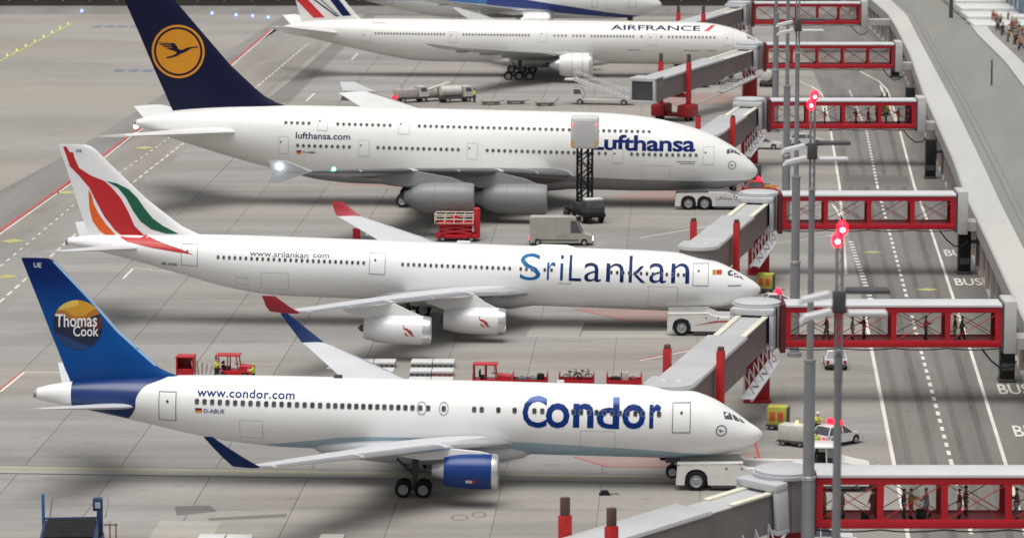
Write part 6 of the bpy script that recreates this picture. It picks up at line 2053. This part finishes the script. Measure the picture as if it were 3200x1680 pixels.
# forklift at the far terminal wall and cabinets on the wall
fk = thing('forklift', 'yellow and black forklift by the terminal wall at the far bend', 'forklift', (50.6, 513.5, 0), R(70))
MB().box(-1.4, -.7, .4, 1.0, .7, 1.2, ch=.08).build('body', YELLOW, fk)
MB().box(-1.5, -.65, .5, -1.0, .65, 1.5, ch=.1).build('counterweight', DGREY, fk)
for x, y in ((-.9, -.6), (-.9, .6), (.7, -.6), (.7, .6)):
    MB().tube((x, y, 1.2), (x * .8, y, 2.4), .06, n=6).build('guard_post', BLACK, fk)
MB().box(-.9, -.65, 2.4, .7, .65, 2.5).build('guard_roof', BLACK, fk, smooth=False)
for y in (-.35, .35):
    MB().box(1.05, y - .08, .2, 1.2, y + .08, 3.0).build('mast_rail', BLACK, fk, smooth=False)
    MB().box(1.2, y - .08, .2, 2.3, y + .08, .28).build('fork', DGREY, fk, smooth=False)
wheels(fk, (-.9, .7), (-.6, .6), .34, .26)
for (y, lab) in ((308.5, 'tall black cabinet on the terminal wall near the right edge'), (368.5, 'tall black cabinet on the terminal wall above the bus lettering'), (444, 'tall black cabinet on the terminal wall beyond the third bridge'), (505, 'tall black cabinet on the terminal wall at the bend'), (566, 'farthest tall black cabinet on the terminal wall')):
    x = lin(DECK_IN, y) - 1.3
    t = thing('wall_cabinet', lab, 'cabinet', (x, y, 0), 0, 'tall black cabinets along the terminal wall')
    MB().box(-.6, -.6, .25, .6, .6, 4.6, ch=.05).build('case', BLACK, t)
    MB().box(-.62, -.45, .5, -.6, .45, 4.3).build('front_grille', DGREY, t, smooth=False)
    MB().box(-.7, -.7, 0, .7, .7, .25, ch=.03).build('plinth', DGREY, t)
    MB().box(-.5, -.62, 1.0, .5, -.6, 1.6).build('door_panel', DGREY, t, smooth=False)
    MB().box(.6, -.3, 3.0, 1.6, .3, 3.3).build('wall_bracket', DGREY, t, smooth=False)

# runway-edge and centre-line lamps
def ground_lamp(label, x, y, m, group, r=.38):
    t = thing('ground_lamp', label, 'ground lamp', (x, y, 0), 0, group)
    MB().lathe([(0, r * .9), (.12, r * .8), (.13, r * .5)], n=12).build('base_ring', MGREY, t)
    MB().lathe([(.13, r * .55), (.4, r * .6), (.6, r * .35), (.62, .01)], n=12).build('lens', m, t)


for x, y, lab in ((-54.1, 681, 'blue taxiway lamp, first from the left of the far row past the tall tail'), (-78.2, 686, 'blue taxiway lamp alone left of the dark blue tail'), (-49.5, 677, 'blue taxiway lamp, second of the far row'), (-46.4, 675, 'blue taxiway lamp, third of the far row'), (-43.4, 672, 'blue taxiway lamp nearest the striped tail')):
    ground_lamp(lab, x, y, BLAMP, 'blue taxiway lamps along the far edge', .42)
for i in range(9):
    t_ = i / 8
    ground_lamp('%s yellow-green inset lamp, counted upwards along the slanting line at the upper left' % ('first', 'second', 'third', 'fourth', 'fifth', 'sixth', 'seventh', 'eighth', 'ninth')[i], -80.6 + 3.2 * t_, 590 + 68 * t_, YLAMP, 'yellow-green inset lamps in a slanting line', .15)
mark('yellow_line', ribbon([(-81.6, 570), (-77.2, 662)], .3), mat('lamp_line_yellow', (.5, .55, .12), .6))
for x, y in ((34.0, 500.5), (33.8, 498)):
    pass

# ================================================================== people
def person_mesh(pose, seed):
    """one continuous skinned body; returns mesh with slots shirt, trousers, skin, shoes"""
    P = {'hip': (0, 0, .92), 'belly': (0, .0, 1.12), 'chest': (.01, 0, 1.34), 'neck': (.02, 0, 1.48), 'head0': (.03, 0, 1.57), 'head1': (.04, 0, 1.70)}
    sw = pose.get('stride', .0)
    for s, sg in (('l', 1), ('r', -1)):
        P['h' + s] = (0, sg * .09, .88)
        P['k' + s] = (.05 + sg * sw * .5, sg * .10, .49)
        P['a' + s] = (-.02 + sg * sw - (.06 if sg * sw < 0 else 0), sg * .10, .09)
        P['t' + s] = (.15 + sg * sw, sg * .11, .04)
        P['s' + s] = (.0, sg * .18, 1.42)
        ar = pose.get('arm' + s, 0.0)
        P['e' + s] = (.27 * sin(ar * .7), sg * (.24), 1.42 - .28 * cos(ar * .7))
        P['w' + s] = (P['e' + s][0] + .24 * sin(ar * 1.5 + .15), sg * (.235), P['e' + s][2] - .24 * cos(ar * 1.5 + .15))
        P['f' + s] = (P['w' + s][0] + .11 * sin(ar * 1.5 + .35), sg * .23, P['w' + s][2] - .11 * cos(ar * 1.5 + .35))
    keys = list(P)
    ix = {k: i for i, k in enumerate(keys)}
    E = [('hip', 'belly'), ('belly', 'chest'), ('chest', 'neck'), ('neck', 'head0'), ('head0', 'head1')]
    for s in 'lr':
        E += [('hip', 'h' + s), ('h' + s, 'k' + s), ('k' + s, 'a' + s), ('a' + s, 't' + s), ('chest', 's' + s), ('s' + s, 'e' + s), ('e' + s, 'w' + s), ('w' + s, 'f' + s)]
    rad = {'hip': (.19, .17), 'belly': (.175, .195), 'chest': (.18, .21), 'neck': (.075, .075), 'head0': (.10, .09), 'head1': (.115, .10), 'h': .135, 'k': .105, 'a': .078, 't': .06, 's': .095, 'e': .075, 'w': .055, 'f': .045}
    me = bpy.data.meshes.new('body')
    me.from_pydata([P[k] for k in keys], [(ix[a], ix[b]) for a, b in E], [])
    o = bpy.data.objects.new('body', me)
    COL.objects.link(o)
    md = o.modifiers.new('skin', 'SKIN')
    md.use_smooth_shade = True
    for k in keys:
        r = rad.get(k) or rad[k[0]]
        me.skin_vertices[0].data[ix[k]].radius = r if isinstance(r, tuple) else (r, r)
    me.skin_vertices[0].data[0].use_root = True
    sb = o.modifiers.new('sub', 'SUBSURF')
    sb.levels = sb.render_levels = 1
    bpy.context.view_layer.update()
    out = bpy.data.meshes.new_from_object(o.evaluated_get(bpy.context.evaluated_depsgraph_get()))
    bpy.data.objects.remove(o)
    bpy.data.meshes.remove(me)
    out.materials.clear()
    for _ in range(4):
        out.materials.append(None)
    V = {k: Vector(P[k]) for k in keys}
    for f in out.polygons:
        c = f.center
        d = {k: (c - V[k]).length for k in keys}
        k = min(d, key=d.get)
        if k.startswith('head') or k == 'neck' or k[0] == 'f' and len(k) == 2 or (k[0] == 'w' and len(k) == 2):
            f.material_index = 2
        elif k[0] in 'at' and len(k) == 2:
            f.material_index = 3
        elif k == 'hip' or (k[0] in 'hk' and len(k) == 2):
            f.material_index = 1
        else:
            f.material_index = 0
    return out


POSES = [person_mesh(p, i) for i, p in enumerate(({'stride': .0, 'arml': .1, 'armr': .15}, {'stride': .22, 'arml': -.3, 'armr': .5}, {'stride': -.18, 'arml': .9, 'armr': .1}, {'stride': .05, 'arml': 1.0, 'armr': 1.1}, {'stride': .28, 'arml': -.4, 'armr': .9}))]
HAIR = MB().ball((0, 0, 0), .115, 12, sz=1.0).mesh('hair', BLACK)
CLOTH = {n: mat('cloth_' + n, c, .8, var=.15, scale=6) for n, c in dict(maroon=(.16, .02, .03), ochre=(.30, .20, .05), navy=(.03, .04, .09), grey=(.16, .15, .15), black=(.02, .02, .022), brown=(.12, .07, .045), tan=(.30, .23, .16), red=(.35, .03, .03), denim=(.10, .13, .19), olive=(.09, .09, .05), cream=(.45, .42, .36), pale=(.28, .27, .27)).items()}
HAIRM = {n: mat('hair_' + n, c, .7) for n, c in dict(dark=(.02, .014, .012), brown=(.07, .04, .025), fair=(.25, .17, .09), grey=(.25, .24, .23)).items()}


def person(label, loc, rz, pose, shirt, trousers, hair='dark', k=1.0, group=None, hat=None, vest=False):
    t = thing('person', label, 'person', loc, rz, group)
    t.scale = (k * 1.06,) * 3
    me = POSES[pose].copy()
    for i, m in enumerate((HIVIS if shirt == 'hivis' else CLOTH[shirt], CLOTH[trousers], SKIN, BLACK)):
        me.materials[i] = m
    link('body', me, t)
    h = HAIR.copy()
    h.materials.clear()
    h.materials.append(hat or HAIRM[hair])
    o = link('helmet' if hat else 'hair', h, t, (.015, 0, 1.725))
    o.scale = (1.02, .92, .78) if not hat else (1.2, 1.1, .85)
    MB().prism([(.125, 1.64), (.155, 1.615), (.125, 1.605)], 'y', -.014, .014).build('nose', SKIN, t)
    return t


FZ = 5.07
G1 = 'passengers inside the nearest jet bridge'
for x, y, rz, pose, s, tr, h, k, lab in (
    (19.55, 231.9, 0, 0, 'tan', 'olive', 'brown', 1.0, 'person in tan standing at the left end of the nearest bridge, beside the mast'),
    (20.7, 231.7, pi, 3, 'grey', 'brown', 'dark', 1.0, 'person in grey facing left, half behind the blurred grey post'),
    (22.55, 231.6, .1, 4, 'maroon', 'maroon', 'dark', 1.02, 'person in dark red walking right with a black case'),
    (24.55, 232.0, 0, 0, 'navy', 'navy', 'dark', .98, 'person in navy standing just right of the second red post'),
    (24.95, 231.6, .3, 3, 'ochre', 'red', 'brown', 1.03, 'person in ochre top reaching forward beside the one in navy'),
    (26.0, 232.2, pi, 1, 'pale', 'pale', 'fair', .98, 'person in pale clothes walking left behind a black trolley case'),
    (28.05, 231.8, pi, 0, 'maroon', 'red', 'brown', 1.0, 'person in maroon coat standing left of the third red post'),
    (28.5, 232.6, 0, 0, 'olive', 'navy', 'dark', 1.02, 'person in olive standing close behind the third red post'),
    (31.15, 232.0, .2, 3, 'brown', 'brown', 'brown', .98, 'person in brown, left one of the couple in the third bay'),
    (31.6, 231.6, pi, 0, 'brown', 'grey', 'dark', 1.05, 'tall person in brown and grey, right one of the couple in the third bay'),
    (32.6, 231.9, 0, 0, 'brown', 'olive', 'dark', .62, 'child in brown beside the couple in the third bay'),
    (34.3, 231.7, -.4, 2, 'black', 'denim', 'fair', 1.05, 'person in black top and pale jeans at the right edge'),
    (34.75, 232.4, 0, 0, 'cream', 'red', 'brown', 1.0, 'person in cream and red at the right edge, behind the one in black')):
    person(lab, (x, y, FZ), rz, pose, s, tr, h, k, G1)


def case(label, loc, m=BLACK, s=(.34, .26, .5)):
    t = thing('trolley_case', label, 'suitcase', loc, 0, 'cases of the passengers in the jet bridges')
    MB().box(-s[0] / 2, -s[1] / 2, .06, s[0] / 2, s[1] / 2, s[2], ch=.05).build('shell', m, t)
    MB().path([(-.08, 0, s[2]), (-.1, 0, s[2] + .3), (.1, 0, s[2] + .3), (.08, 0, s[2])], .015, 5).build('handle', DGREY, t)
    for x in (-.1, .1):
        MB().lathe([(-.12, .06), (.12, .06)], (x, 0, .06), 'y', 8).build('castor', BLACK, t)


case('black case pulled behind the walker in dark red', (22.0, 231.45, FZ))
case('black trolley case at the feet of the pale walker in the second bay', (25.6, 231.5, FZ), s=(.6, .4, .68))
case('orange-brown bag on the floor at the left end of the nearest bridge', (20.1, 231.6, FZ), mat('bag_orange', (.45, .16, .06), .6), s=(.9, .4, .45))
G2 = 'passengers inside the second jet bridge'
for x, y, rz, pose, s, tr, lab in (
    (24.1, 299.2, 0, 0, 'ochre', 'olive', 'person in ochre at the dark left end of the second bridge'),
    (25.3, 299.6, pi, 1, 'red', 'grey', 'person in red walking left near the left end of the second bridge'),
    (27.3, 299.0, 0, 0, 'tan', 'tan', 'person in tan right of the blurred lamp head in the second bridge'),
    (28.3, 299.5, pi, 3, 'maroon', 'brown', 'person in maroon in the second bay of the second bridge'),
    (33.2, 299.2, 0, 3, 'red', 'navy', 'person in red and navy in the third bay of the second bridge'),
    (35.6, 299.4, pi, 0, 'brown', 'tan', 'person in brown at the left of the last bay of the second bridge'),
    (36.1, 299.0, 0, 1, 'olive', 'black', 'person in olive walking in the last bay of the second bridge')):
    person(lab, (x, y, FZ), rz, pose, s, tr, 'dark', 1.0, G2)
G3 = 'passengers inside the bridge at the double-decker'
for x, y, rz, pose, s, tr, lab in (
    (38.0, 456.8, 0, 0, 'ochre', 'tan', 'person in ochre right of the lamp head in the double-decker bridge'),
    (41.8, 456.6, pi, 3, 'maroon', 'maroon', 'person in maroon facing left in the middle of the double-decker bridge'),
    (43.3, 456.9, 0, 1, 'maroon', 'brown', 'person in maroon and brown walking right in the double-decker bridge'),
    (45.4, 456.5, 0, 0, 'grey', 'black', 'person in grey at the left of the last bay of the double-decker bridge'),
    (47.0, 456.8, pi, 3, 'red', 'grey', 'person in red in the last bay of the double-decker bridge'),
    (48.0, 456.5, 0, 0, 'navy', 'navy', 'person in navy at the right end of the double-decker bridge')):
    person(lab, (x, y, FZ), rz, pose, s, tr, 'dark', 1.0, G3)

GW = 'ground workers in yellow vests'
person('worker in yellow vest and dark trousers beside the red tractor', (-24.55, 308.8, 0), R(-20), 3, 'hivis', 'black', 'dark', 1.02, GW)
person('worker in yellow bending at the front of the red tractor', (-21.3, 306.6, 0), R(180), 3, 'hivis', 'black', 'dark', .95, GW, hat=HIVIS)
person('worker in yellow vest and white helmet behind the flashing car', (23.4, 284.4, 0), R(-60), 3, 'hivis', 'black', 'dark', 1.02, GW, hat=WHITE)
person('worker in yellow vest standing at the tail of the flashing car', (22.7, 276.6, 0), R(40), 1, 'hivis', 'black', 'brown', 1.02, GW)
person('worker in yellow vest beside the far conveyor truck', (-9.9, 529.8, 0), R(100), 0, 'hivis', 'grey', 'dark', 1.05, GW)
person('worker in yellow vest at the front of the far tank truck', (-5.3, 529.4, 0), R(60), 3, 'hivis', 'navy', 'dark', 1.05, GW)

# spectators on the forecourt
rnd = random.Random(4)
tops, bots = ['brown', 'tan', 'maroon', 'black', 'cream', 'red', 'grey', 'ochre', 'navy'], ['brown', 'black', 'denim', 'tan', 'grey']
sp = []
for i in range(45):
    t_ = i / 44
    y = 604 - 74 * t_ + rnd.uniform(-4, 4)
    x = lin(DECK_OUT, y) + 3.8 + rnd.uniform(0, 3.6)
    sp.append((x, y))
for i, (x, y) in enumerate(sp):
    s, b_ = tops[(i * 5) % 9], bots[(i * 3) % 5]
    person('spectator in %s top and %s trousers in the crowd at the top right' % (s, b_), (x, y, 5.2), rnd.uniform(0, 6.28), i % 5, s, b_, ('dark', 'brown', 'fair', 'grey')[i % 4], rnd.uniform(.95, 1.08), 'crowd of spectators at the top right')
